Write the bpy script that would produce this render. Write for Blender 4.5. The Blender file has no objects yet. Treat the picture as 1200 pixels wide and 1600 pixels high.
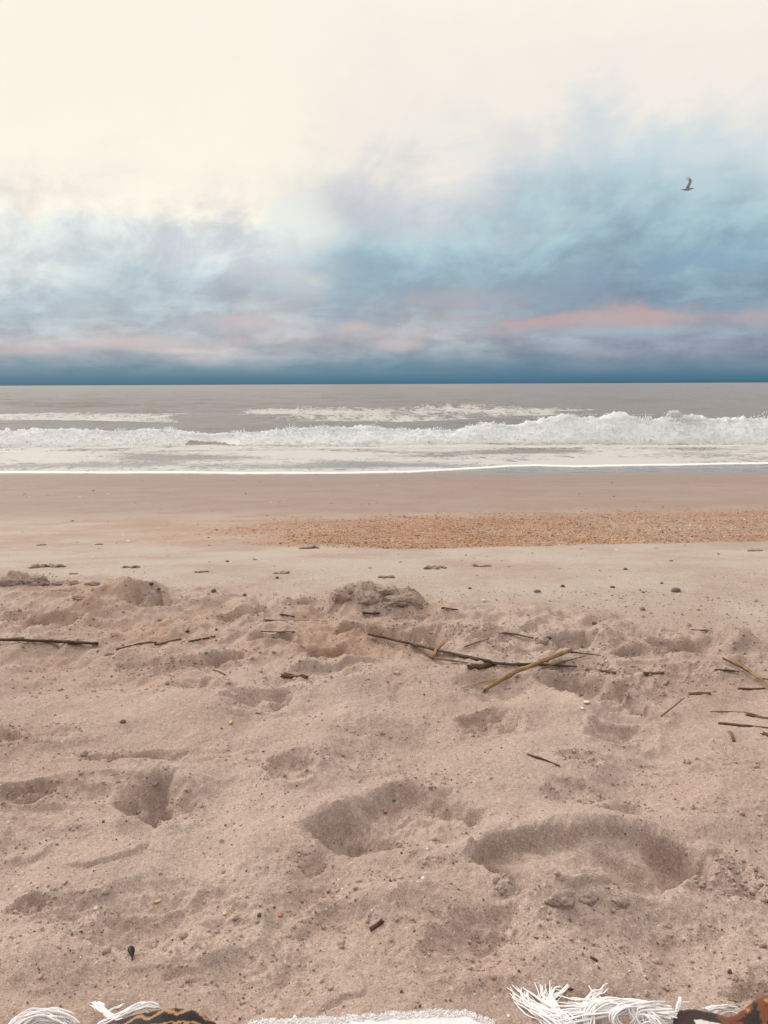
import bpy, bmesh, math, random
import numpy as np
from mathutils import Matrix, Vector, Euler, noise as mnoise

random.seed(7)
rng = np.random.default_rng(11)
scn = bpy.context.scene
COL = scn.collection
R = math.radians

# ------------------------------------------------------------------ camera
PITCH, ROLL, CAM_H = 9.46, -0.24, 0.75
SEA_Z = -1.45
cam_d = bpy.data.cameras.new('camera')
cam_d.sensor_fit = 'VERTICAL'
cam_d.sensor_height = 36.0
cam_d.lens = 27.0
cam_d.clip_start = 0.02
cam_d.clip_end = 60000
cam = bpy.data.objects.new('camera', cam_d)
COL.objects.link(cam)
CAM_M = Matrix.Translation((0, 0, CAM_H)) @ Matrix.Rotation(R(90 - PITCH), 4, 'X') @ Matrix.Rotation(R(ROLL), 4, 'Z')
cam.matrix_world = CAM_M
scn.camera = cam
CAM_R = np.array(CAM_M.to_3x3())

def ray(px, py):
    """world direction through a point of the 1200x1600 photograph"""
    d = CAM_R @ np.array([(px - 600) / 1200.0, (800 - py) / 1200.0, -1.0])
    return d / np.linalg.norm(d)

def sky_pos(px, py):
    d = ray(px, py)
    return d[0] / math.hypot(d[0], d[1]), math.degrees(math.asin(d[2]))

# ------------------------------------------------------------------ colour / node helpers
def lin(r, g, b):
    def f(c):
        c /= 255.0
        return c / 12.92 if c <= 0.04045 else ((c + 0.055) / 1.055) ** 2.4
    return (f(r), f(g), f(b), 1.0)

class NT:
    def __init__(self, tree):
        self.t = tree; self.n = tree.nodes; self.l = tree.links
    def new(self, typ, **kw):
        nd = self.n.new(typ)
        for k, v in kw.items(): setattr(nd, k, v)
        return nd
    def put(self, sock, val):
        if hasattr(val, 'is_output'): self.l.new(val, sock)
        else: sock.default_value = val
    def math(self, op, a, b=None, c=None, clamp=False):
        nd = self.new('ShaderNodeMath', operation=op, use_clamp=clamp)
        self.put(nd.inputs[0], a)
        if b is not None: self.put(nd.inputs[1], b)
        if c is not None: self.put(nd.inputs[2], c)
        return nd.outputs[0]
    def vmath(self, op, a, b):
        nd = self.new('ShaderNodeVectorMath', operation=op)
        self.put(nd.inputs[0], a); self.put(nd.inputs[1], b)
        return nd.outputs[0]
    def mix(self, fac, a, b, blend='MIX'):
        nd = self.new('ShaderNodeMix', data_type='RGBA', blend_type=blend)
        self.put(nd.inputs[0], fac); self.put(nd.inputs[6], a); self.put(nd.inputs[7], b)
        return nd.outputs[2]
    def noise(self, vec, scale, detail=2.0, rough=0.5, dist=0.0, color=False):
        nd = self.new('ShaderNodeTexNoise')
        if vec is not None: self.l.new(vec, nd.inputs['Vector'])
        nd.inputs['Scale'].default_value = scale
        nd.inputs['Detail'].default_value = detail
        nd.inputs['Roughness'].default_value = rough
        nd.inputs['Distortion'].default_value = dist
        return nd.outputs['Color' if color else 'Fac']
    def voro(self, vec, scale):
        nd = self.new('ShaderNodeTexVoronoi')
        self.l.new(vec, nd.inputs['Vector']); nd.inputs['Scale'].default_value = scale
        return nd.outputs['Distance'], nd.outputs['Color']
    def smooth(self, x, a, b, lo=0.0, hi=1.0):
        nd = self.new('ShaderNodeMapRange', interpolation_type='SMOOTHSTEP')
        self.put(nd.inputs[0], x)
        nd.inputs[1].default_value = a; nd.inputs[2].default_value = b
        nd.inputs[3].default_value = lo; nd.inputs[4].default_value = hi
        return nd.outputs[0]
    def ramp(self, x, stops, interp='LINEAR'):
        nd = self.new('ShaderNodeValToRGB')
        self.put(nd.inputs[0], x)
        cr = nd.color_ramp; cr.interpolation = interp
        while len(cr.elements) < len(stops): cr.elements.new(0.5)
        for e, (p, c) in zip(cr.elements, stops):
            e.position = p; e.color = c
        return nd.outputs[0]
    def comb(self, x, y, z):
        nd = self.new('ShaderNodeCombineXYZ')
        for i, v in enumerate((x, y, z)): self.put(nd.inputs[i], v)
        return nd.outputs[0]
    def sep(self, v):
        nd = self.new('ShaderNodeSeparateXYZ'); self.l.new(v, nd.inputs[0])
        return nd.outputs
    def attr(self, name, out='Color'):
        nd = self.new('ShaderNodeAttribute', attribute_name=name)
        return nd.outputs[out]

# ------------------------------------------------------------------ world: overcast dawn sky
world = bpy.data.worlds.new('World')
scn.world = world
world.use_nodes = True
W = NT(world.node_tree)
W.n.clear()
SKY_STRENGTH = 0.1
SUN_AZ, SUN_EL = -54.0, 26.0          # degrees, left of straight ahead (over the sea)
geo = W.new('ShaderNodeTexCoord').outputs['Generated']
dx, dy, dz = W.sep(geo)
hyp = W.math('SQRT', W.math('ADD', W.math('MULTIPLY', dx, dx), W.math('MULTIPLY', dy, dy)))
sa = W.math('DIVIDE', dx, W.math('MAXIMUM', hyp, 1e-4))                 # sine of the azimuth
el = W.math('MULTIPLY', W.math('ARCSINE', W.math('MINIMUM', W.math('MAXIMUM', dz, -1.0), 1.0)), 57.29578)
# coordinates in which clouds lie as long flat shapes near the horizon
ca = W.math('DIVIDE', dy, W.math('MAXIMUM', hyp, 1e-4))
flat = W.comb(W.math('MULTIPLY', sa, 3.2), W.math('MULTIPLY', ca, 3.2), W.math('MULTIPLY', el, 0.13))
flat2 = W.comb(W.math('MULTIPLY', sa, 9.0), W.math('MULTIPLY', ca, 6.0), W.math('MULTIPLY', el, 0.60))
shear = W.math('SUBTRACT', W.math('MULTIPLY', el, 0.16), W.math('MULTIPLY', sa, 2.0))
flat3 = W.comb(W.math('MULTIPLY', sa, 7.0), W.math('MULTIPLY', ca, 4.0), shear)
n1 = W.noise(flat, 1.0, 6, 0.55, 0.3)
n2 = W.noise(flat2, 1.0, 7, 0.6, 0.2)
n3 = W.noise(flat3, 1.0, 7, 0.58, 0.5)
n4 = W.noise(W.vmath('ADD', flat3, (7.3, 2.1, 4.4)), 1.7, 9, 0.64, 0.35)
n5 = W.noise(W.vmath('ADD', flat3, (1.3, 9.1, 2.4)), 4.2, 8, 0.62, 0.5)
hi = W.smooth(el, 0.6, 7.0)
warp = W.math('ADD', W.math('MULTIPLY', W.math('SUBTRACT', n1, 0.5), 9.0), W.math('MULTIPLY', W.math('SUBTRACT', n3, 0.5), 8.0))
low_warp = W.math('MULTIPLY', W.math('SUBTRACT', n2, 0.5), 2.2)
elw = W.math('ADD', el, W.math('ADD', W.math('MULTIPLY', warp, hi), W.math('MULTIPLY', low_warp, W.smooth(el, 0.3, 1.5))))
saw = W.math('ADD', sa, W.math('MULTIPLY', W.math('SUBTRACT', n4, 0.5), 0.22))
EL_MAX = 30.0
def sky_ramp(px, rows):
    stops = []
    for py, c in sorted(rows, key=lambda r: -r[0]):
        e = max(0.0, sky_pos(px, py)[1]) / EL_MAX
        stops.append((e, lin(*c)))
    return W.ramp(W.math('DIVIDE', elw, EL_MAX, clamp=True), stops)
rL = sky_ramp(80, [(602, (66, 112, 136)), (591, (86, 124, 146)), (578, (112, 142, 160)), (562, (152, 166, 178)), (542, (192, 189, 192)), (505, (178, 187, 195)),
                   (455, (188, 202, 210)), (410, (212, 220, 222)), (365, (226, 231, 229)), (320, (246, 240, 227)), (220, (253, 247, 230)), (0, (253, 244, 229))])
rC = sky_ramp(600, [(600, (64, 110, 136)), (589, (86, 124, 147)), (573, (114, 143, 161)), (548, (156, 168, 178)), (528, (180, 178, 184)), (495, (158, 170, 182)),
                    (450, (154, 174, 185)), (400, (157, 184, 197)), (350, (180, 203, 211)), (300, (198, 206, 212)), (258, (219, 219, 220)), (205, (243, 237, 227)), (0, (252, 243, 231))])
rR = sky_ramp(1100, [(598, (58, 106, 132)), (586, (82, 120, 143)), (571, (110, 136, 156)), (545, (142, 150, 168)), (515, (152, 166, 182)), (488, (152, 158, 172)), (460, (130, 152, 172)),
                     (420, (143, 168, 183)), (350, (161, 189, 200)), (270, (187, 207, 215)), (200, (214, 223, 226)), (130, (244, 238, 229)), (0, (252, 243, 231))])
sL, sC, sR = sky_pos(80, 500)[0], sky_pos(600, 400)[0], sky_pos(1100, 400)[0]
skyc = W.mix(W.smooth(saw, sky_pos(400, 400)[0], sky_pos(575, 400)[0]), rL, rC)
skyc = W.mix(W.smooth(saw, sC, sR - 0.06), skyc, rR)
# light and dark cloud texture
def puff(n, lo, hi_, amp): return W.math('MULTIPLY', W.math('SUBTRACT', W.smooth(n, lo, hi_), 0.5), amp)
tex = W.math('ADD', puff(n4, 0.34, 0.64, 0.25), W.math('MULTIPLY', puff(n2, 0.36, 0.64, 0.30), W.smooth(el, 9.0, 4.0, 0.15, 1.0)))
tex = W.math('ADD', tex, puff(n5, 0.28, 0.72, 0.06))
tex = W.math('MULTIPLY', tex, W.math('MULTIPLY', W.smooth(el, 0.5, 3.5), W.smooth(elw, 15.5, 9.5, 0.06, 1.0)))
gain = W.math('ADD', 1.0, tex)
skyc = W.mix(1.0, skyc, W.comb(gain, gain, W.math('ADD', 1.0, W.math('MULTIPLY', tex, 0.8))), 'MULTIPLY')
# single clouds: (px, py, half width px, half height px, colour, strength)
def cloud(base, px, py, wx, wy, rgb, amt, nz, soft=(1.35, -0.25), warp=1.0):
    s0, e0 = sky_pos(px, py)
    s1 = sky_pos(px + wx, py)[0] - s0
    e1 = sky_pos(px, py - wy)[1] - e0
    a = W.math('DIVIDE', W.math('SUBTRACT', sa, s0), s1)
    b = W.math('DIVIDE', W.math('SUBTRACT', el, e0), e1)
    d = W.math('SQRT', W.math('ADD', W.math('MULTIPLY', a, a), W.math('MULTIPLY', b, b)))
    d = W.math('ADD', d, W.math('MULTIPLY', W.math('SUBTRACT', nz, 0.5), 4.4 * warp))
    front = W.smooth(dy, 0.0, 0.3)
    f = W.math('MULTIPLY', W.math('MULTIPLY', W.smooth(d, soft[0], soft[1]), amt), front)
    return W.mix(f, base, lin(*rgb))
skyc = cloud(skyc, 590, 330, 90, 50, (196, 199, 208), 0.75, n4)
skyc = cloud(skyc, 300, 372, 130, 36, (200, 205, 212), 0.7, n4)
skyc = cloud(skyc, 470, 350, 70, 45, (236, 240, 236), 0.7, n3)
skyc = cloud(skyc, 440, 420, 80, 40, (205, 208, 212), 0.6, n4)
skyc = cloud(skyc, 490, 440, 40, 26, (222, 214, 212), 0.7, n2)
skyc = cloud(skyc, 575, 440, 70, 50, (150, 176, 192), 0.5, n4)
skyc = cloud(skyc, 160, 465, 150, 36, (176, 192, 203), 0.6, n4)
skyc = cloud(skyc, 30, 420, 70, 40, (232, 232, 228), 0.7, n3)
skyc = cloud(skyc, 830, 455, 160, 30, (146, 164, 182), 0.7, n4)
skyc = cloud(skyc, 1120, 400, 170, 45, (136, 172, 198), 0.55, n4)
skyc = cloud(skyc, 820, 215, 110, 45, (222, 217, 218), 0.55, n4)
skyc = cloud(skyc, 1010, 225, 160, 40, (206, 222, 228), 0.5, n3)
skyc = cloud(skyc, 1010, 495, 360, 19, (200, 172, 170), 0.72, n2, warp=1.5)
skyc = cloud(skyc, 700, 470, 140, 24, (186, 180, 187), 0.5, n2)
skyc = cloud(skyc, 400, 505, 80, 16, (204, 192, 193), 0.75, n2)
skyc = cloud(skyc, 555, 512, 50, 13, (214, 193, 192), 0.8, n2)
skyc = cloud(skyc, 622, 538, 46, 11, (208, 192, 191), 0.7, n2, warp=1.0)
skyc = cloud(skyc, 200, 535, 130, 10, (206, 192, 192), 0.7, n2)
skyc = cloud(skyc, 300, 549, 60, 5, (216, 206, 204), 0.7, n2, warp=0.6)
skyc = cloud(skyc, 960, 518, 190, 8, (164, 186, 198), 0.7, n2, warp=0.7)
skyc = cloud(skyc, 40, 548, 70, 8, (198, 186, 188), 0.7, n2, warp=0.7)
# unseen sky shaped for its light: duller behind the camera, brighter overhead
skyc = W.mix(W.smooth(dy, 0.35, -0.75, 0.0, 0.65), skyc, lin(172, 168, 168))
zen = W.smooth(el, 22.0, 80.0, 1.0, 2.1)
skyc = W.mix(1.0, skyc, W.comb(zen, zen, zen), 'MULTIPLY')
skyc.node.clamp_result = False
nish = W.new('ShaderNodeTexSky', sky_type='NISHITA')
nish.sun_disc = False
nish.sun_elevation = R(SUN_EL)
nish.sun_rotation = R(SUN_AZ)
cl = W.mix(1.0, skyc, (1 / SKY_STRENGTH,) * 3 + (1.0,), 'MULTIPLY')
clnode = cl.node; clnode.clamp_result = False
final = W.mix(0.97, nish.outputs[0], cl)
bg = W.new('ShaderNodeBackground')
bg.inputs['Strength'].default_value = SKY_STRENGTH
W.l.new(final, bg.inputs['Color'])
W.l.new(bg.outputs[0], W.new('ShaderNodeOutputWorld').inputs[0])

# ------------------------------------------------------------------ sun behind the cloud, exposure
sun_d = bpy.data.lights.new('sun', 'SUN')
sun_d.energy = 2.2
sun_d.angle = R(24)
sun_d.color = (1.0, 0.94, 0.87)
sun = bpy.data.objects.new('sun', sun_d)
COL.objects.link(sun)
sdir = Vector((math.sin(R(SUN_AZ)) * math.cos(R(SUN_EL)), math.cos(R(SUN_AZ)) * math.cos(R(SUN_EL)), math.sin(R(SUN_EL))))
sun.rotation_euler = sdir.to_track_quat('Z', 'Y').to_euler()
sun.location = sdir * 40
scn.cycles.diffuse_bounces = 6
scn.view_settings.view_transform = 'Standard'
scn.view_settings.look = 'None'
scn.view_settings.exposure = 0.0
scn.view_settings.gamma = 1.0
scn.view_settings.use_curve_mapping = False

# ------------------------------------------------------------------ noise on arrays
def _hash(ix, iy, iz, seed):
    h = (ix * 374761393 + iy * 668265263 + iz * 2147483647 + seed * 144665) & 0xFFFFFFFF
    h = ((h ^ (h >> 13)) * 1274126177) & 0xFFFFFFFF
    return (h ^ (h >> 16)) & 0xFFFF
_ang = np.arange(65536) / 65536.0 * 2 * np.pi
_GX, _GY = np.cos(_ang), np.sin(_ang)
def perlin2(x, y, seed=0):
    xi = np.floor(x).astype(np.int64); yi = np.floor(y).astype(np.int64)
    xf = x - xi; yf = y - yi
    u = xf * xf * xf * (xf * (xf * 6 - 15) + 10); v = yf * yf * yf * (yf * (yf * 6 - 15) + 10)
    def g(ox, oy):
        h = _hash(xi + ox, yi + oy, 0, seed)
        return _GX[h] * (xf - ox) + _GY[h] * (yf - oy)
    a = g(0, 0); b = g(1, 0); c = g(0, 1); d = g(1, 1)
    return ((a + u * (b - a)) * (1 - v) + (c + u * (d - c)) * v) * 1.5
def fbm2(x, y, octv, seed=0, gain=0.5, lac=2.03, billow=False):
    s = np.zeros_like(x); a = 1.0; t = 0
    for i in range(octv):
        n = perlin2(x, y, seed + i * 17)
        s += a * (np.abs(n) * 2 - 0.6 if billow else n); t += a
        a *= gain; x = x * lac + 3.7; y = y * lac - 1.9
    return s / t
_gv = rng.normal(size=(65536, 3)); _gv /= np.linalg.norm(_gv, axis=1)[:, None]
def perlin3(x, y, z, seed=0):
    xi = np.floor(x).astype(np.int64); yi = np.floor(y).astype(np.int64); zi = np.floor(z).astype(np.int64)
    xf = x - xi; yf = y - yi; zf = z - zi
    f = lambda t: t * t * t * (t * (t * 6 - 15) + 10)
    u, v, w = f(xf), f(yf), f(zf)
    r = 0
    for ox in (0, 1):
        for oy in (0, 1):
            for oz in (0, 1):
                g = _gv[_hash(xi + ox, yi + oy, zi + oz, seed)]
                wt = (u if ox else 1 - u) * (v if oy else 1 - v) * (w if oz else 1 - w)
                r = r + wt * (g[..., 0] * (xf - ox) + g[..., 1] * (yf - oy) + g[..., 2] * (zf - oz))
    return r * 1.4
def sstep(x, a, b):
    t = np.clip((x - a) / (b - a), 0, 1)
    return t * t * (3 - 2 * t)

# ------------------------------------------------------------------ beach profile
_py = np.array([-400, -6, 0.3, 2.5, 3.0, 3.4, 4.6, 6.0, 8.0, 12.0, 19.0, 26.0, 45.0, 90.0])
_pz = np.array([1.5, 0.25, 0.0, 0.0, -0.012, -0.05, -0.2445, -0.385, -0.563, -0.885, -1.448, -2.0, -3.2, -5.0])
_fy = np.linspace(-8, 60, 6801)
_fz = np.interp(_fy, _py, _pz)
_k = np.hanning(71); _k /= _k.sum()
_fs = np.convolve(np.pad(_fz, 35, mode='edge'), _k, mode='valid')
def base_z(y):
    y = np.asarray(y, dtype=float)
    return np.where((y > -7.5) & (y < 59), np.interp(y, _fy, _fs), np.interp(y, _py, _pz))
def base_hit(px, py):
    d = ray(px, py); t = np.linspace(0.3, 60, 60000)
    z = CAM_H + d[2] * t - base_z(d[1] * t)
    i = np.argmax(z < 0)
    return d[0] * t[i], d[1] * t[i]

# ------------------------------------------------------------------ footprints, hollows and mounds of the trodden sand
# px, py, half width, half height (photo pixels), depth in m (negative = mound), edge 0 soft..1 steep, rim, inner roughness, tilt
DENTS = [

 (1150, 1372, 40, 26, .014, .3, .004, 1.2, 0), (700, 1345, 60, 20, -.012, 0, 0, .3, 0), (1000, 1290, 190, 18, -.012, 0, 0, .1, 0), (420, 1320, 70, 60, -.016, 0, 0, .1, 0), (340, 1215, 90, 24, -.014, 0, 0, .1, 0), (830, 1402, 50, 16, .016, .4, 0, 1.0, 0),

 (165, 1240, 90, 18, .014, .3, .002, .4, 0), (270, 1258, 45, 25, .014, .4, .002, .6, 0),
 (28, 1250, 56, 15, .032, .8, .004, .2, 0), (40, 1300, 70, 30, -.012, 0, 0, .3, 0),
 (456, 1204, 44, 24, .020, .55, .005, .7, 0), (245, 1182, 115, 17, .020, .35, .003, .3, 3), (170, 1185, 45, 10, .014, .5, .002, .3, 0),
 (60, 1150, 60, 16, .014, .3, .002, .3, 0), (10, 1165, 25, 22, .02, .5, .002, .4, 0),
 (250, 1440, 135, 62, .026, .15, 0, .6, 0), (52, 1422, 26, 26, .016, .6, .003, .4, 0), (90, 1430, 70, 34, .014, .2, 0, .5, 0), (470, 1440, 90, 50, .012, .1, 0, .4, 0),
 (735, 1480, 120, 46, .026, .15, 0, .5, 0), (1010, 1470, 150, 40, .012, .1, 0, .5, 0), (1185, 1545, 60, 25, .025, .2, 0, .4, 0), (390, 1520, 120, 36, .014, .1, 0, .4, 0),
 (590, 1415, 110, 26, -.014, 0, 0, .2, 0), (900, 1525, 160, 28, -.014, 0, 0, .2, 0), (120, 1510, 140, 36, -.012, 0, 0, .2, 0),
 (486, 1362, 20, 9, .010, .4, 0, .3, 0),
 (412, 1094, 62, 18, .026, .5, .004, .5, 3), (312, 1070, 62, 15, .016, .35, .002, .4, 0), (420, 1004, 30, 10, .040, .85, .006, .6, 0), (512, 1024, 40, 14, .034, .65, .005, .5, 4),
 (335, 1029, 55, 10, .030, .7, .005, 1.0, 0), (376, 955, 46, 6, .022, .6, .004, 1.0, 0), (480, 940, 24, 6, .024, .6, .004, .5, 0), (78, 976, 46, 9, .024, .7, .005, .5, 0),
 (30, 962, 40, 6, .014, .4, .002, .4, 0), (225, 1040, 40, 10, .010, .3, .002, .8, 0), (490, 1062, 80, 12, .012, .2, 0, .3, 0),
 (190, 936, 44, 17, -.064, 0, 0, .2, 0), (226, 944, 24, 12, .040, .6, .002, .4, 0), (100, 930, 26, 5, .016, .5, .002, .3, 0), (150, 957, 60, 12, -.016, 0, 0, .1, 0), (255, 940, 30, 7, .014, .4, .003, .6, 0),
 (554, 943, 46, 18, -.064, 0, 0, 1.4, 0), (614, 945, 46, 15, -.048, 0, 0, 1.5, 0), (650, 940, 14, 11, -.028, 0, 0, 1.2, 0), (620, 962, 60, 6, .016, .3, 0, 1.2, 0),
 (640, 994, 66, 13, .036, .45, .005, 1.4, 3), (690, 1000, 40, 12, .018, .4, .003, 1.2, 0), (548, 990, 28, 7, .026, .7, .004, .6, 0), (720, 985, 50, 10, -.016, 0, 0, 1.0, 0),
 (768, 1002, 30, 13, .018, .4, .003, .7, 0), (905, 1001, 40, 11, .036, .75, .006, .5, 0), (828, 985, 20, 7, .014, .4, .002, .6, 0), (800, 1018, 28, 6, .014, .5, .002, .2, 0),
 (986, 1021, 26, 8, .024, .5, .004, .8, 0), (950, 1000, 30, 9, -.016, 0, 0, .7, 0), (1050, 1009, 36, 11, .028, .6, .003, .5, 0), (1100, 1003, 62, 15, -.034, 0, 0, .3, 6), (1092, 1020, 60, 8, .018, .3, 0, .3, 0),
 (1000, 1062, 60, 16, -.016, 0, 0, 1.2, 0), (1078, 1052, 40, 10, .016, .5, .003, .8, 0),
 (900, 1040, 60, 8, .01, .3, .0, 1.0, 0), (770, 1072, 52, 20, .014, .4, .002, .2, -8),
 (768, 1132, 48, 15, .020, .55, .003, .4, 0), (968, 1146, 54, 18, .024, .45, .004, .4, 0), (905, 1192, 34, 11, .010, .4, .002, .5, 0), (890, 1236, 40, 12, .010, .3, .001, .5, 0),
 (968, 1253, 40, 13, .014, .4, .002, .3, 0), (1060, 1205, 120, 12, .008, .1, 0, .3, 0), (560, 1180, 60, 20, .008, .2, 0, .4, 0), (580, 1130, 90, 16, -.008, 0, 0, .2, 0),
 (1150, 1255, 90, 30, -.01, 0, 0, .2, 0), (650, 1210, 100, 18, -.007, 0, 0, .5, 0), (1150, 1400, 60, 20, .012, .3, .003, 1.2, 0),
 (33, 905, 40, 9, -.022, 0, 0, 1.2, 0), (105, 912, 24, 4, -.010, 0, 0, 1.2, 0),
]
DW = []
for (px, py, rx, ry, dep, sh, rim, rg, tilt) in DENTS:
    x0, y0 = base_hit(px, py)
    xa = base_hit(px + rx, py)[0]
    yf = base_hit(px, py - ry)[1]; yn = base_hit(px, py + ry)[1]
    wx = abs(xa - x0); wy = (yf - yn) / 2
    yc = (yf + yn) / 2 if ry > 25 else y0
    if dep < 0:
        wy = min(wy, wx * 1.1)
    wy = min(max(wy, wx * 0.3), wx * 2.2)
    DW.append((x0, yc, wx, wy, dep, sh, rim, rg, R(tilt)))

# the trampled sand goes on to both sides of the view
_r2 = np.random.default_rng(5)
for sgn in (-1, 1):
    for _ in range(22):
        yq = _r2.uniform(.5, 2.7)
        DW.append((sgn * (yq * .56 + _r2.uniform(.12, 2.2)), yq, _r2.uniform(.07, .14), _r2.uniform(.06, .13), _r2.uniform(.02, .045), _r2.uniform(.3, .7), .005, _r2.uniform(.3, 1.2), _r2.uniform(-.8, .8)))

# larger prints by outline (photo pixels): points, [(px, py, depth)], wall width in m, rim height, roughness
PRINTS = [
 ([(752, 1345), (775, 1318), (810, 1306), (860, 1308), (905, 1313), (945, 1309), (990, 1311), (1030, 1318), (1075, 1326), (1110, 1340), (1127, 1358), (1120, 1380), (1088, 1394), (1068, 1402), (1035, 1418), (1000, 1414), (965, 1410), (938, 1401), (900, 1400), (850, 1404), (815, 1406), (790, 1394), (770, 1374), (748, 1368)],
  [(1035, 1385, .072), (1085, 1362, .050), (975, 1375, .050), (930, 1350, .030), (880, 1375, .022), (820, 1350, .026), (762, 1356, .040), (985, 1322, .014), (940, 1318, .012)], .016, .007, .5),
 ([(488, 1312), (505, 1285), (545, 1262), (575, 1240), (610, 1228), (650, 1225), (700, 1235), (745, 1254), (777, 1272), (770, 1286), (745, 1292), (715, 1284), (690, 1290), (660, 1312), (625, 1332), (590, 1347), (560, 1354), (530, 1347), (500, 1334)],
  [(525, 1318, .046), (565, 1332, .040), (600, 1290, .024), (640, 1255, .026), (700, 1256, .024), (752, 1278, .046), (650, 1296, .012), (690, 1275, .012)], .028, .006, 1.3),
 ([(176, 1262), (190, 1240), (214, 1222), (245, 1213), (268, 1222), (279, 1245), (273, 1270), (252, 1290), (225, 1285), (198, 1275)],
  [(246, 1268, .066), (250, 1235, .050), (205, 1254, .026), (220, 1236, .024)], .027, .006, .5),
 ([(843, 1052), (885, 1049), (930, 1057), (975, 1073), (1016, 1094), (1038, 1112), (1030, 1123), (1000, 1117), (960, 1113), (925, 1101), (890, 1083), (860, 1068)],
  [(866, 1060, .045), (905, 1072, .030), (950, 1082, .020), (975, 1098, .030), (1014, 1112, .062)], .030, .006, 1.9),
 ([(1040, 1012), (1050, 1000), (1078, 992), (1110, 998), (1140, 1012), (1168, 1026), (1140, 1030), (1095, 1030), (1060, 1024)],
  [(1060, 1012, .05), (1095, 1012, .045), (1130, 1022, .02)], .035, .008, .4),
]
def _print(poly, deps, wall, rim, rg):
    P = np.array([base_hit(*p) for p in poly]); D = np.array([(*base_hit(a, b), d) for a, b, d in deps])
    return P, D, wall, rim, rg
PW = [_print(*p) for p in PRINTS]

# crust edges and cracks: pixel polyline, step height, groove depth, groove width
CRUSTS = [
 ([(100, 1354), (140, 1360), (170, 1356), (200, 1344), (232, 1328), (240, 1308)], .006, .006, .0028),
 ([(0, 1352), (40, 1350), (72, 1338), (96, 1322)], .008, .004, .003),
 ([(218, 1212), (240, 1220), (262, 1212), (276, 1222)], .002, .006, .002),
 ([(452, 1184), (478, 1188), (494, 1200), (497, 1212)], .006, .007, .002),
 ([(440, 1050), (480, 1050), (520, 1053), (560, 1046), (600, 1048)], .014, .010, .004),
 ([(48, 974), (80, 969), (118, 976)], .010, .006, .003), ([(1085, 992), (1110, 996), (1140, 1010), (1165, 1024)], .008, .010, .004),
 ([(960, 1042), (1000, 1038), (1034, 1044)], .008, .008, .003), ([(726, 1016), (745, 1008), (765, 1003)], .01, .008, .003),
 ([(250, 1519), (290, 1520), (330, 1512)], .003, .007, .003), ([(505, 1566), (545, 1560), (575, 1552)], .004, .006, .003),
 ([(860, 1412), (900, 1418), (940, 1406), (985, 1416), (1040, 1412)], .012, .006, .003),
 ([(320, 1166), (345, 1168), (362, 1167)], .004, .006, .0025), ([(555, 985), (585, 992), (600, 985)], .01, .006, .003),
 ([(845, 1322), (870, 1335), (895, 1350)], .002, .005, .002), ([(770, 1415), (800, 1416), (850, 1412)], .007, .004, .003),
 ([(925, 1395), (940, 1385), (950, 1402)], .001, .005, .002), ([(0, 955), (30, 960), (55, 952)], .008, .006, .003),
 ([(880, 1410), (890, 1408)], .003, .003, .002),
]
CW = [([base_hit(*p) for p in pts], st, gr, gw) for (pts, st, gr, gw) in CRUSTS]
EDGE_PX = [(-400, 905), (0, 908), (150, 903), (260, 915), (400, 925), (520, 930), (660, 935), (780, 945), (950, 962), (1100, 985), (1200, 992), (1500, 1000)]
_ew = np.array([base_hit(*p) for p in EDGE_PX])
def rough_zone(x, y):
    e = np.interp(x, _ew[:, 0], _ew[:, 1]) + 0.06 * perlin2(x * 3.1, y * 3.1, 91) + 0.03 * perlin2(x * 11, y * 11, 92)
    return sstep(y, e + 0.12, e - 0.10)

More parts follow.
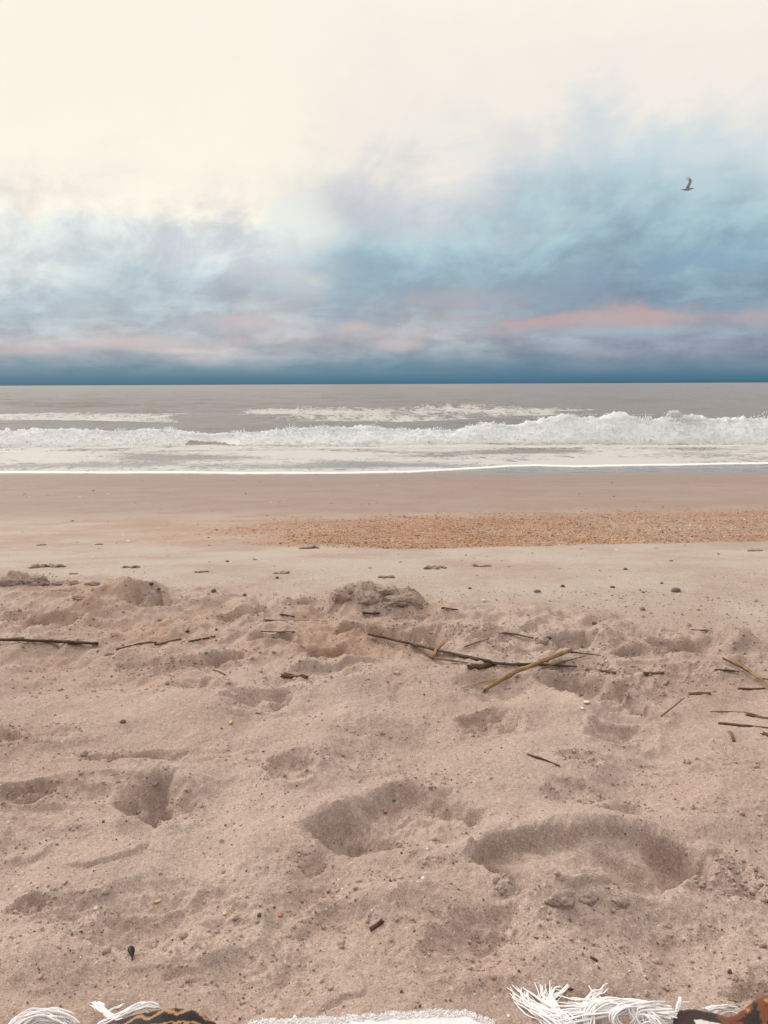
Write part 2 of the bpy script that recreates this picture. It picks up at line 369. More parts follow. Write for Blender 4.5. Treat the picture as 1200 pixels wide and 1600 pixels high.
def H(x, y):
    """height of the sand"""
    x = np.asarray(x, float); y = np.asarray(y, float)
    near = (y < 3.9) & (y > -4) & (np.abs(x) < 4.5)
    z = base_z(y).copy()
    z += np.where(y > 3, 0.012 * perlin2(x * 0.35, y * 0.5, 5) * sstep(y, 3.0, 4.5), 0)
    smooth_r = sstep(y, 3.2, 5.0)
    z += 0.0012 * perlin2(x * 14, y * 14, 6) + 0.003 * perlin2(x * 2.2, y * 2.2, 8)
    band = shell_mask(x, y)
    z += band * (0.012 * perlin2(x * 3, y * 4, 41) + 0.006 * perlin2(x * 12, y * 12, 42))
    if not near.any(): return z
    xs, ys = x[near], y[near]
    q = rough_zone(xs, ys) * (0.12 + 0.88 * sstep(ys, 0.66, 0.94))
    wx = xs + 0.02 * perlin2(xs * 9, ys * 9, 31) + 0.006 * perlin2(xs * 35, ys * 35, 33)
    wy = ys + 0.02 * perlin2(xs * 9, ys * 9, 32) + 0.006 * perlin2(xs * 35, ys * 35, 34)
    churn = sstep(ys, 1.8, 2.1) * sstep(ys, 3.0, 2.65)
    hz = churn * (0.020 * fbm2(wx * 5.5, wy * 5.5, 3, 24, billow=True) + 0.010 * perlin2(wx * 13, wy * 13, 25)) + 0.027 * perlin2(xs * 2.4, ys * 2.4, 11) + 0.019 * perlin2(xs * 5.0, ys * 5.0, 12) + 0.006 * perlin2(wx * 9.5, wy * 9.5, 22) + 0.0035 * perlin2(wx * 15, wy * 15, 13)
    lump = np.full_like(xs, 0.26) + 0.25 * np.clip(perlin2(xs * 2.0, ys * 2.0, 14), 0, 1)
    lump += 0.55 * sstep(ys, 1.75, 2.2)
    dent = np.zeros_like(xs)
    for (x0, y0, ax, ay, dep, sh, rim, rg, tl) in DW:
        rr = 2.1 if dep > 0 else 2.6
        sel = (np.abs(wx - x0) < ax * rr + .01) & (np.abs(wy - y0) < ay * rr + .01) if tl == 0 else (np.abs(wx - x0) < max(ax, ay) * rr) & (np.abs(wy - y0) < max(ax, ay) * rr)
        if not sel.any(): continue
        u = wx[sel] - x0; v = wy[sel] - y0
        c, s = math.cos(tl), math.sin(tl)
        a = (u * c + v * s) / ax; b = (-u * s + v * c) / ay
        d = np.sqrt(a * a + b * b) * (1 + 0.24 * perlin2(a * 1.1 + x0 * 9, b * 1.1 + y0 * 9, 51) + 0.10 * perlin2(a * 3.3 + x0 * 7, b * 3.3 + y0 * 7, 54))
        if dep > 0:
            inner = 0.34 + 0.46 * sh
            far_ = sstep(b / (d + 1e-4), -0.75, 0.65)
            i0 = 0.22 + far_ * (inner - 0.22)
            f = 1 - sstep(d, i0, 1.06 + 0.24 * (1 - sh))
            f = f * (0.88 + 0.55 * perlin2(a * 1.9 + x0 * 5, b * 1.9 + y0 * 5, 53) + 0.14 * perlin2(a * 6 + x0 * 5, b * 6 + y0 * 5, 55))
            dent[sel] += -dep * (1.0 if y0 < 1.6 else 1.35) * f + 1.2 * rim * np.exp(-((d - 1.18) / 0.22) ** 2)
            lump[sel] += rg * (1 - sstep(d, 0.8, 1.5)) * 0.9
        else:
            f = np.exp(-(d * 1.05) ** 3 * 1.2)
            dent[sel] += -dep * f
            lump[sel] += rg * f
    for P, D, wall, rim, rg in PW:
        sel = (xs > P[:, 0].min() - .1) & (xs < P[:, 0].max() + .1) & (ys > P[:, 1].min() - .12) & (ys < P[:, 1].max() + .12)
        if not sel.any(): continue
        X, Y = wx[sel] + .004 * perlin2(xs[sel] * 40, ys[sel] * 40, 57), wy[sel]
        best = np.full(X.shape, 9.0); inside = np.zeros(X.shape, bool)
        for i in range(len(P)):
            a, b = P[i], P[(i + 1) % len(P)]; ex, ey = b - a
            t = np.clip(((X - a[0]) * ex + (Y - a[1]) * ey) / (ex * ex + ey * ey + 1e-12), 0, 1)
            best = np.minimum(best, np.hypot(X - a[0] - t * ex, Y - a[1] - t * ey))
            cr = ((a[1] > Y) != (b[1] > Y)) & (X < (b[0] - a[0]) * (Y - a[1]) / (b[1] - a[1] + 1e-12) + a[0])
            inside ^= cr
        w8 = [1 / (((X - d[0]) ** 2 + ((Y - d[1]) * .8) ** 2) + 4e-4) ** 1.5 for d in D]
        dep = sum(w * d[2] for w, d in zip(w8, D)) / sum(w8)
        sd = np.where(inside, best, -best)
        f = sstep(sd, -wall * .15, wall)
        dent[sel] += -dep * 1.3 * f * (1 + .25 * perlin2(X * 22, Y * 22, 58)) + rim * np.exp(-((sd + .018) / .016) ** 2) * (1 + perlin2(X * 14, Y * 14, 59))
        lump[sel] += rg * sstep(sd, -.03, .02)
    for pts, st, gr, gw in CW:
        p = np.array(pts); reach = 0.12
        sel = (xs > p[:, 0].min() - reach) & (xs < p[:, 0].max() + reach) & (ys > p[:, 1].min() - reach) & (ys < p[:, 1].max() + reach)
        if not sel.any(): continue
        X, Y = wx[sel] , wy[sel]
        best = np.full(X.shape, 9.0); side = np.zeros(X.shape); tt = np.zeros(X.shape)
        for i in range(len(p) - 1):
            ex, ey = p[i + 1] - p[i]; L2 = ex * ex + ey * ey + 1e-9
            t = ((X - p[i, 0]) * ex + (Y - p[i, 1]) * ey) / L2; tc = np.clip(t, 0, 1)
            dxx = X - p[i, 0] - tc * ex; dyy = Y - p[i, 1] - tc * ey
            d = np.sqrt(dxx ** 2 + dyy ** 2)
            m = d < best
            best = np.where(m, d, best); side = np.where(m, dyy * np.sign(ex + 1e-9), side); tt = np.where(m, (i + tc) / (len(p) - 1), tt)
        ends = sstep(tt, 0.0, 0.15) * sstep(tt, 1.0, 0.85)
        up = sstep(side, -0.004, 0.002) * np.exp(-best / 0.05) * (1.3 if p[0, 1] > 1.7 else 1.0)
        dent[sel] += ends * (st * up - gr * np.exp(-(best / gw) ** 2))
    lump = np.clip(lump, 0, 2.2)
    crumb = 0.0050 * perlin2(wx * 32, wy * 32, 15) + 0.0042 * np.maximum(0, perlin2(wx * 66, wy * 66, 16) + 0.1) + 0.0032 * np.maximum(0, perlin2(wx * 125, wy * 125, 19)) + 0.0022 * np.abs(perlin2(xs * 210, ys * 210, 17))
    grit = 0.0010 * perlin2(xs * 260, ys * 260, 18) + 0.0010 * perlin2(xs * 95, ys * 95, 20)
    hz += lump * crumb + grit * 0.8
    z[near] += q * (hz + dent) - 0.0
    return z

SH_LO = np.array([base_hit(*p) for p in [(-300, 838), (150, 840), (370, 850), (520, 856), (660, 858), (900, 853), (1050, 849), (1200, 846), (1600, 836)]])
SH_HI = np.array([base_hit(*p) for p in [(-300, 828), (150, 824), (300, 816), (420, 812), (600, 805), (780, 799), (900, 797), (1050, 795), (1200, 794), (1600, 790)]])
def shell_mask(x, y):
    lo = np.interp(x, SH_LO[:, 0], SH_LO[:, 1]); hi_ = np.interp(x, SH_HI[:, 0], SH_HI[:, 1])
    n = 0.08 * perlin2(x * 2.0, y * 2.0, 61)
    e0 = sstep(y, lo - 0.04 + n * .5, lo + 0.06 + n * .5); e1 = sstep(y, hi_ + 0.5 + n * 5, hi_ - 0.9 + n * 5)
    return e0 * e1 * sstep(x / np.maximum(y, 1) + .12 * perlin2(x * 1.5, y * 4, 62), -0.30, 0.06)

def hit(px, py):
    """where the sight line through a photo point meets the finished sand"""
    d = ray(px, py); x0, y0 = base_hit(px, py)
    t0 = y0 / d[1]
    t = np.linspace(t0 * 0.75, t0 * 1.25, 1500)
    g = CAM_H + d[2] * t - H(d[0] * t, d[1] * t)
    i = np.argmax(g < 0)
    return np.array([d[0] * t[i], d[1] * t[i], CAM_H + d[2] * t[i]]), t[i] / math.sqrt(1 + ((px - 600) / 1200) ** 2 + ((py - 800) / 1200) ** 2)

# ------------------------------------------------------------------ mesh and tagging helpers
def mesh_np(name, verts, faces, mats, parent=None, smooth=True, attrs=None, kind=None, midx=None):
    verts = np.asarray(verts, np.float32); faces = np.asarray(faces, np.int32)
    k = faces.shape[1]
    me = bpy.data.meshes.new(name)
    me.vertices.add(len(verts)); me.vertices.foreach_set('co', verts.ravel())
    me.loops.add(faces.size); me.loops.foreach_set('vertex_index', faces.ravel())
    me.polygons.add(len(faces)); me.polygons.foreach_set('loop_start', np.arange(0, faces.size, k, dtype=np.int32))
    me.polygons.foreach_set('use_smooth', np.full(len(faces), smooth, dtype=bool))
    for m in (mats if isinstance(mats, (list, tuple)) else [mats]): me.materials.append(m)
    if midx is not None: me.polygons.foreach_set('material_index', np.asarray(midx, np.int32))
    me.update(calc_edges=True)
    for an, arr in (attrs or {}).items():
        arr = np.asarray(arr, np.float32)
        if arr.ndim == 1:
            a = me.attributes.new(an, 'FLOAT', 'POINT'); a.data.foreach_set('value', arr)
        else:
            a = me.attributes.new(an, 'FLOAT_COLOR', 'POINT')
            if arr.shape[1] == 3: arr = np.concatenate([arr, np.ones((len(arr), 1), np.float32)], 1)
            a.data.foreach_set('color', arr.ravel())
    o = bpy.data.objects.new(name, me); COL.objects.link(o)
    if parent is not None: o.parent = parent
    if kind: o['kind'] = kind
    return o
def tag(o, label, cat, group=None):
    o['label'] = label; o['category'] = cat
    if group: o['group'] = group
    return o
def empty(name, loc, label, cat, group=None):
    o = bpy.data.objects.new(name, None); COL.objects.link(o)
    o.location = loc; o.empty_display_size = 0.05
    return tag(o, label, cat, group)
def grid_faces(nr, nc):
    i = np.arange(nr - 1)[:, None] * nc + np.arange(nc - 1)[None, :]
    return np.stack([i, i + 1, i + 1 + nc, i + nc], -1).reshape(-1, 4)
def ico(sub):
    bm = bmesh.new(); bmesh.ops.create_icosphere(bm, subdivisions=sub, radius=1)
    v = np.array([p.co[:] for p in bm.verts]); f = np.array([[q.index for q in p.verts] for p in bm.faces]); bm.free()
    return v, f
OCT_V = np.array([(1, 0, 0), (-1, 0, 0), (0, 1, 0), (0, -1, 0), (0, 0, 1), (0, 0, -1)], float)
OCT_F = np.array([(0, 2, 4), (2, 1, 4), (1, 3, 4), (3, 0, 4), (2, 0, 5), (1, 2, 5), (3, 1, 5), (0, 3, 5)])
def rot_rand(n, tilt=1.0):
    """random rotations, tilt = how far from lying flat"""
    yaw = rng.uniform(0, 2 * np.pi, n); a = rng.normal(0, tilt, n); b = rng.normal(0, tilt, n)
    cz, sz = np.cos(yaw), np.sin(yaw); ca_, sa_ = np.cos(a), np.sin(a); cb, sb = np.cos(b), np.sin(b)
    Rz = np.zeros((n, 3, 3)); Rz[:, 0, 0] = cz; Rz[:, 0, 1] = -sz; Rz[:, 1, 0] = sz; Rz[:, 1, 1] = cz; Rz[:, 2, 2] = 1
    Rx = np.zeros((n, 3, 3)); Rx[:, 0, 0] = 1; Rx[:, 1, 1] = ca_; Rx[:, 1, 2] = -sa_; Rx[:, 2, 1] = sa_; Rx[:, 2, 2] = ca_
    Ry = np.zeros((n, 3, 3)); Ry[:, 1, 1] = 1; Ry[:, 0, 0] = cb; Ry[:, 0, 2] = sb; Ry[:, 2, 0] = -sb; Ry[:, 2, 2] = cb
    return Rx @ Ry @ Rz
def scatter(tv, tf, pos, scl, rots, jit=0.0):
    n = len(pos)
    v = tv[None] * scl[:, None, :]
    if jit: v = v * (1 + rng.uniform(-jit, jit, (n, len(tv), 1)))
    v = np.einsum('nij,nkj->nki', rots, v) + pos[:, None, :]
    f = tf[None] + (np.arange(n) * len(tv))[:, None, None]
    return v.reshape(-1, 3), f.reshape(-1, tf.shape[1])

# ------------------------------------------------------------------ materials
def new_mat(name):
    m = bpy.data.materials.new(name); m.use_nodes = True
    t = NT(m.node_tree); t.n.clear()
    p = t.new('ShaderNodeBsdfPrincipled'); o = t.new('ShaderNodeOutputMaterial')
    t.l.new(p.outputs[0], o.inputs[0])
    return m, t, p

def sand_material():
    m, t, p = new_mat('sand')
    pos = t.new('ShaderNodeNewGeometry').outputs['Position']
    z = t.attr('zone'); zs = t.new('ShaderNodeSeparateColor'); t.l.new(z, zs.inputs[0])
    wet, tint, dry = zs.outputs[0], zs.outputs[1], zs.outputs[2]
    smooth_c = (0.415, 0.350, 0.310, 1)
    c = t.mix(dry, smooth_c, (0.404, 0.314, 0.274, 1))
    big = t.noise(pos, 1.7, 4, 0.6)
    c = t.mix(t.smooth(big, 0.40, 0.66, 0, 0.75), c, (0.338, 0.246, 0.208, 1))
    # sand grains
    g1 = t.noise(pos, 420, 2, 0.7); g2 = t.noise(pos, 130, 3, 0.6); g3 = t.noise(pos, 28, 3, 0.6)
    gr = t.math('ADD', t.math('MULTIPLY', t.math('SUBTRACT', g1, 0.5), 1.6), t.math('ADD', t.math('MULTIPLY', t.math('SUBTRACT', g2, 0.5), 0.7), t.math('MULTIPLY', t.math('SUBTRACT', g3, 0.5), 0.25)))
    gv = t.math('ADD', 1.0, gr)
    c = t.mix(1.0, c, t.comb(gv, gv, gv), 'MULTIPLY')
    def specks(c, scale, chance, rad, col, amt, warpf=None):
        d, cc = t.voro(pos, scale)
        s = t.new('ShaderNodeSeparateColor'); t.l.new(cc, s.inputs[0])
        f = t.math('MULTIPLY', t.math('GREATER_THAN', s.outputs[0], 1 - chance), t.smooth(d, rad, rad * 0.6))
        f = t.math('MULTIPLY', f, amt)
        if warpf is not None: f = t.math('MULTIPLY', f, warpf)
        return t.mix(f, c, col)
    clump = t.smooth(t.noise(pos, 6, 3, 0.6), 0.35, 0.65, 0.25, 1.0)
    c = specks(c, 270, 0.08, 0.42, (0.12, 0.08, 0.06, 1), 0.6, clump)
    c = specks(c, 170, 0.035, 0.36, (0.12, 0.08, 0.065, 1), 0.8, clump)
    c = specks(c, 230, 0.10, 0.45, (0.36, 0.18, 0.10, 1), 0.6, clump)
    c = specks(c, 210, 0.05, 0.40, (0.66, 0.58, 0.50, 1), 0.6)
    c = specks(c, 150, 0.16, 0.45, (0.46, 0.25, 0.14, 1), 0.85, t.math('MULTIPLY', tint, 1.6, clamp=True))
    c = specks(c, 100, 0.025, 0.26, (0.16, 0.105, 0.08, 1), 0.8, clump)
    tint = tint
    # shell grit tint, damp sand towards the water
    tn = t.noise(pos, 18, 5, 0.7)
    c = t.mix(t.math('MULTIPLY', tint, t.smooth(t.math('ADD', t.math('MULTIPLY', tn, 0.5), t.math('MULTIPLY', g2, 0.5)), 0.40, 0.60, 0.15, 1.0)), c, (0.33, 0.175, 0.095, 1))
    wn = t.math('ADD', wet, t.math('MULTIPLY', t.math('SUBTRACT', t.noise(t.vmath('MULTIPLY', pos, (0.25, 1, 1)), 1.2, 4, 0.6), 0.5), 0.4), clamp=True)
    c = t.mix(wn, c, (0.252, 0.180, 0.152, 1))
    t.l.new(c, p.inputs['Base Color'])
    t.put(p.inputs['Roughness'], t.math('SUBTRACT', t.smooth(wn, 0.4, 0.9, 0.95, 0.68), t.smooth(wn, 0.85, 1.0, 0.0, 0.26)))
    p.inputs['Specular IOR Level'].default_value = 0.25
    b1 = t.new('ShaderNodeBump'); b1.inputs['Strength'].default_value = 0.55; b1.inputs['Distance'].default_value = 0.0022
    t.l.new(t.math('ADD', g1, t.math('MULTIPLY', g2, 1.5)), b1.inputs['Height'])
    t.l.new(b1.outputs[0], p.inputs['Normal'])
    return m
M_SAND = sand_material()

def attr_mat(name, rough=0.8, spec=0.3, nscale=60, namt=0.5, bump=0.0):
    m, t, p = new_mat(name)
    pos = t.new('ShaderNodeNewGeometry').outputs['Position']
    n = t.noise(pos, nscale, 4, 0.6)
    g = t.math('ADD', 1.0, t.math('MULTIPLY', t.math('SUBTRACT', n, 0.5), namt))
    t.l.new(t.mix(1.0, t.attr('col'), t.comb(g, g, g), 'MULTIPLY'), p.inputs['Base Color'])
    p.inputs['Roughness'].default_value = rough; p.inputs['Specular IOR Level'].default_value = spec
    if bump:
        b = t.new('ShaderNodeBump'); b.inputs['Strength'].default_value = 0.5; b.inputs['Distance'].default_value = bump
        t.l.new(n, b.inputs['Height']); t.l.new(b.outputs[0], p.inputs['Normal'])
    return m
M_CHIP = attr_mat('shell_chip', 0.55, 0.4, 300, 0.6)

def wood_mat(name, dark, light, streak=0.6):
    m, t, p = new_mat(name)
    tc = t.attr('along')                      # x along the stem, y round it
    xyz = t.vmath('MULTIPLY', tc, (30, 3.0, 1))
    oi = t.new('ShaderNodeObjectInfo').outputs['Random']
    n = t.noise(t.vmath('ADD', xyz, t.comb(t.math('MULTIPLY', oi, 90), 0, 0)), 1.0, 5, 0.65)
    n2 = t.noise(t.vmath('MULTIPLY', tc, (160, 14, 1)), 1.0, 3, 0.6)
    f = t.math('ADD', t.math('MULTIPLY', n, 0.75), t.math('MULTIPLY', n2, 0.25))
    c = t.mix(t.smooth(f, 0.5 - streak * .3, 0.5 + streak * .3), dark, light)
    t.l.new(c, p.inputs['Base Color'])
    p.inputs['Roughness'].default_value = 0.75; p.inputs['Specular IOR Level'].default_value = 0.25
    b = t.new('ShaderNodeBump'); b.inputs['Strength'].default_value = 0.6; b.inputs['Distance'].default_value = 0.001
    t.l.new(n2, b.inputs['Height']); t.l.new(b.outputs[0], p.inputs['Normal'])
    return m
M_DARK = wood_mat('weathered_dark_stem', (0.030, 0.019, 0.013, 1), (0.14, 0.085, 0.052, 1))
M_BROWN = wood_mat('brown_stem', (0.075, 0.042, 0.024, 1), (0.24, 0.145, 0.085, 1))
M_TAN = wood_mat('tan_reed', (0.12, 0.064, 0.030, 1), (0.40, 0.25, 0.130, 1))
M_PALE = wood_mat('pale_dry_blade', (0.30, 0.21, 0.14, 1), (0.50, 0.38, 0.28, 1))

def water_material():
    m, t, p = new_mat('sea_water')
    pos = t.new('ShaderNodeNewGeometry').outputs['Position']
    foam = t.attr('foam', 'Fac')
    px_, py_, pz_ = t.sep(pos)
    st = t.comb(t.math('MULTIPLY', px_, 0.30), t.math('MULTIPLY', py_, 0.55), pz_)
    far_ = t.noise(t.comb(t.math('MULTIPLY', px_, 1.0), t.math('MULTIPLY', py_, 0.36), pz_), 1.0, 7, 0.72, 0.6)
    n1_ = t.mix(t.smooth(py_, 32, 42), t.noise(st, 1.0, 6, 0.62, 0.8), far_)
    n2_ = t.noise(t.comb(t.math('MULTIPLY', px_, 1.1), t.math('MULTIPLY', py_, 1.0), pz_), 1.5, 5, 0.65, 1.2)
    rid = t.math('SUBTRACT', 1.0, t.math('MULTIPLY', t.math('ABSOLUTE', t.math('SUBTRACT', n2_, 0.5)), 5.0))
    nn = t.math('ADD', t.math('MULTIPLY', n1_, 0.72), t.math('MULTIPLY', rid, 0.28))
    ff = t.math('ADD', foam, nn)
    f = t.mix(t.smooth(py_, 32, 42), t.smooth(ff, 1.04, 1.30), t.smooth(ff, 1.055, 1.15))
    f = t.math('MULTIPLY', f, t.smooth(foam, 0.92, 1.1, 0.70, 1.0))
    f = t.math('MULTIPLY', f, t.smooth(foam, 0.02, 0.15))
    wc = t.mix(t.noise(st, 0.6, 4, 0.6), (0.140, 0.122, 0.118, 1), (0.195, 0.175, 0.170, 1))
    fcol = t.mix(t.smooth(foam, 0.90, 1.1), (0.66, 0.645, 0.635, 1), (0.88, 0.87, 0.86, 1))
    t.l.new(t.mix(f, wc, fcol), p.inputs['Base Color'])
    t.put(p.inputs['Roughness'], t.math('ADD', t.smooth(py_, 21, 27, 0.12, 0.26), t.math('MULTIPLY', f, 0.4)))
    p.inputs['IOR'].default_value = 1.33
    b = t.new('ShaderNodeBump'); b.inputs['Distance'].default_value = 0.34
    t.put(b.inputs['Strength'], t.math('MULTIPLY', t.smooth(py_, 19.5, 27, 0.05, 0.6), 1.0))
    w1 = t.noise(t.comb(t.math('MULTIPLY', px_, 0.8), t.math('MULTIPLY', py_, 1.6), 0), 1.2, 5, 0.6)
    t.l.new(t.math('ADD', w1, t.math('MULTIPLY', f, 0.3)), b.inputs['Height'])
    t.l.new(b.outputs[0], p.inputs['Normal'])
    return m
M_WATER = water_material()

def plain0(name, col):
    m, t, p = new_mat(name)
    pos = t.new('ShaderNodeNewGeometry').outputs['Position']
    t.l.new(t.mix(t.noise(pos, 5, 3, .6), (col[0] * .92, col[1] * .93, col[2] * .94, 1), col), p.inputs['Base Color']); p.inputs['Roughness'].default_value = .8
    return m
def foam_material():
    m, t, p = new_mat('wave_foam')
    pos = t.new('ShaderNodeNewGeometry').outputs['Position']
    f = t.attr('foam', 'Fac')
    n = t.noise(pos, 2.2, 6, 0.7)
    fm = t.smooth(t.math('ADD', f, t.math('MULTIPLY', t.math('SUBTRACT', n, 0.5), 0.9)), 0.32, 0.60)
    TRANS['fm'] = fm
    white = t.mix(t.noise(pos, 5, 4, 0.6), (0.94, 0.955, 0.975, 1), (0.97, 0.98, 0.99, 1))
    t.l.new(t.mix(fm, (0.25, 0.19, 0.165, 1), white), p.inputs['Base Color'])
    t.put(p.inputs['Roughness'], t.math('ADD', 0.2, t.math('MULTIPLY', fm, 0.6)))
    b = t.new('ShaderNodeBump'); b.inputs['Distance'].default_value = 0.02; b.inputs['Strength'].default_value = 0.25
    t.l.new(t.noise(pos, 9, 5, 0.7), b.inputs['Height']); t.l.new(b.outputs[0], p.inputs['Normal'])
    return m
TRANS = {}
def _translucent(m):
    t = NT(m.node_tree); p = [n for n in t.n if n.type == 'BSDF_PRINCIPLED'][0]; o = [n for n in t.n if n.type == 'OUTPUT_MATERIAL'][0]
    tr = t.new('ShaderNodeBsdfTranslucent'); tr.inputs[0].default_value = (.94, .96, .98, 1)
    mx = t.new('ShaderNodeMixShader'); mx.inputs[0].default_value = .5
    if 'fm' in TRANS: t.l.new(t.math('MULTIPLY', TRANS.pop('fm'), .55), mx.inputs[0])
    t.l.new(p.outputs[0], mx.inputs[1]); t.l.new(tr.outputs[0], mx.inputs[2]); t.l.new(mx.outputs[0], o.inputs[0])
    return m
M_FOAM = _translucent(foam_material())
M_SPRAY = _translucent(plain0('sea_spray_white', (.93, .94, .94, 1)))
def plain(name, col, rough=0.9, nscale=40, namt=0.25, sheen=0.0):
    m, t, p = new_mat(name)
    pos = t.new('ShaderNodeNewGeometry').outputs['Position']
    g = t.math('ADD', 1.0, t.math('MULTIPLY', t.math('SUBTRACT', t.noise(pos, nscale, 4, 0.6), 0.5), namt))
    t.l.new(t.mix(1.0, col, t.comb(g, g, g), 'MULTIPLY'), p.inputs['Base Color'])
    p.inputs['Roughness'].default_value = rough; p.inputs['Specular IOR Level'].default_value = 0.2
    if sheen: p.inputs['Sheen Weight'].default_value = sheen
    return m

# ------------------------------------------------------------------ ground: the beach
rows = [-300, -120, -50, -20, -10, -6, -4, -2.5, -1.5, -1.0, -0.6, -0.3, 0.0, 0.2, 0.35, 0.45]
y = 0.5
while y < 19.6:
    rows.append(y)
    y += 0.0021 * (max(y, 0.7) / 0.8) ** 1.2
while y < 90:
    rows.append(y); y *= 1.03
rows = np.array(rows)
core = np.linspace(-1, 1, 901)
ext = np.cumsum(0.004 * 1.33 ** np.arange(24))
us = np.concatenate([-1 - ext[::-1], core, 1 + ext])
hw = np.where(rows > 0, 0.57 * np.maximum(rows, 0) + 0.42, 0.42)
X = us[None, :] * hw[:, None]; Y = np.repeat(rows[:, None], len(us), 1)
Z = np.concatenate([H(X[i:i + 128], Y[i:i + 128]) for i in range(0, len(rows), 128)])
wetm = sstep(Y, 6.2, 8.6) * 0.72 + 0.28 * sstep(Y, 11, 17.5) + 0.10 * perlin2(X * .3, Y * 1.1, 73) * sstep(Y, 7, 9)
shm = shell_mask(X, Y)
shm2 = np.clip(shm + sstep(X / np.maximum(Y, 1), -.5, -.12) * sstep(Y, 4.7, 5.0) * sstep(Y, 7.6, 6.2) * .55, 0, 1)
tint = shm2 * 0.95 + 0.28 * sstep(Y, 4.6, 5.2) * sstep(Y, 8.5, 6.5) * sstep(X / np.maximum(Y, 1), 0.1, -0.4) * (0.5 + perlin2(X * 1.5, Y * 3, 71))
q = np.concatenate([rough_zone(X[i:i + 128], Y[i:i + 128]) for i in range(0, len(rows), 128)])
tint += q * np.clip(0.40 * sstep(Y, 1.75, 2.1) * sstep(X, 0.5, -0.1) * (0.5 + 1.2 * perlin2(X * 3.5, Y * 3.5, 72)), 0, 0.5) + 0.18 * q * sstep(Y, 1.05, 0.75) * sstep(X, 0.0, -0.35)
zone = np.stack([np.clip(wetm * (1 - 0.75 * shm), 0, 1), np.clip(tint, 0, 1), q], -1).reshape(-1, 3)
mesh_np('sand_beach', np.stack([X, Y, Z], -1).reshape(-1, 3), grid_faces(len(rows), len(us)), M_SAND, attrs={'zone': zone}, kind='structure')

# ------------------------------------------------------------------ the sea
SEA_H = CAM_H - SEA_Z
def sea_y(py):
    return SEA_H / math.tan(R(PITCH) - math.atan((800 - py) / 1200))
FE = np.array([((px - 600) / 1200 * sea_y(py), sea_y(py)) for px, py in
               [(-800, 738), (0, 738), (200, 739), (400, 741), (560, 741), (640, 739.5), (720, 735.5), (800, 731), (840, 730.5), (900, 732), (1000, 731), (1200, 728.5), (2200, 727)]])
rows = [17.2]
y = 17.6
while y < 25000:
    rows.append(y); y += min(0.05 + max(0, y - 19) * 0.012, y * 0.0045 + max(0, y - 120) * 0.035)
rows = np.array(rows)
us = np.concatenate([-0.66 - np.cumsum(0.02 * 1.35 ** np.arange(14))[::-1], np.linspace(-0.66, 0.66, 521), 0.66 + np.cumsum(0.02 * 1.35 ** np.arange(14))])
X = us[None, :] * rows[:, None]; Y = np.repeat(rows[:, None], len(us), 1)
fade = sstep(Y, 22, 34)
amp = np.clip(0.10 + 0 * Y, 0, 0.2)
Z = SEA_Z + fade * (0.17 * perlin2(X * 0.045, Y * 0.16, 101) + 0.10 * perlin2(X * 0.12 + 4, Y * 0.36, 102) + 0.05 * perlin2(X * 0.4, Y * 0.9, 103) + 0.025 * perlin2(X * 1.2, Y * 2.0, 104))
Z += sstep(Y, 45, 75) * sstep(Y, 900, 300) * (0.36 * perlin2(X * 0.05 + 5, Y * 0.075, 119) + 0.16 * perlin2(X * 0.07 + 5, Y * 0.2, 120) + 0.16 * perlin2(X * 0.16 + 5, Y * 0.30, 123) * sstep(Y, 260, 160))
fe = np.interp(X, FE[:, 0], FE[:, 1]) + 0.12 * perlin2(X * 0.5, X * 0, 105) + 0.05 * perlin2(X * 2.1, X * 0, 106)
edge = Y - fe
Z += 0.035 * np.exp(-((edge - 0.15) / 0.14) ** 2) + 0.012 * sstep(edge, -0.1, 0.2)
Z += 0.006 * perlin2(X * 0.3, X * 0, 107) * (1 - fade)
Z -= 0.006 * sstep(edge, 0.0, -0.5) * 0
# second small bore
y2 = sea_y(703.5) + 0.35 * perlin2(X * 0.16, X * 0, 108) + 0.1 * perlin2(X * 0.9, X * 0, 109)
e2 = Y - y2
Z += 0.07 * np.exp(-((e2 - 0.25) / 0.3) ** 2) * sstep(X, -7, -3) + 0.03 * sstep(e2, 0, 0.5) * sstep(Y, 34, 30)
sx = X / Y
sxw = sx + 0.06 * perlin2(X * 0.12, Y * 0.16, 124) + 0.03 * perlin2(X * 0.5, Y * 0.4, 125)
foam = np.zeros_like(X)
sheet = sstep(edge, -0.05, 0.1) * (0.67 + 0.26 * perlin2(X * 0.22, Y * 0.5, 110))
sheet = np.maximum(sheet, 1.3 * np.exp(-((edge - 0.12) / 0.16) ** 2))
sheet = np.where(Y > y2, 0.72 + 0.28 * perlin2(X * 0.4, Y * 0.7, 111), sheet)
sheet = np.maximum(sheet, 1.0 * np.exp(-((e2 - 0.2) / 0.28) ** 2) * sstep(X, -7.5, -3))
foam = sheet * sstep(Y, 31.5, 29.5)
gapm = 1 - np.exp(-((sxw + 0.215) / 0.04) ** 2)
b_lo, b_hi = sea_y(659), sea_y(636.5)
band = sstep(Y, b_lo - 3, b_lo + 3) * sstep(Y, b_hi + 6, b_hi - 8)
dens = (0.575 + 0.17 * perlin2(X * 0.09, Y * 0.07, 112)) * gapm * sstep(sxw, 0.50, 0.20)
dens = dens * np.where(sx < -0.22, sstep(Y, sea_y(640), sea_y(644)), 1)
foam = np.maximum(foam, band * dens)
foam = np.maximum(foam, 0.30 * np.exp(-((Y - sea_y(638)) / 7.0) ** 2) * sstep(sx, 0.33, 0.40))
foam = np.maximum(foam, 1.3 * sstep(Y, 27.2, 27.9) * sstep(Y, 30.8, 29.8))
foam = np.maximum(foam, 0.34 * sstep(Y, 29, 30) * sstep(Y, 36, 32))
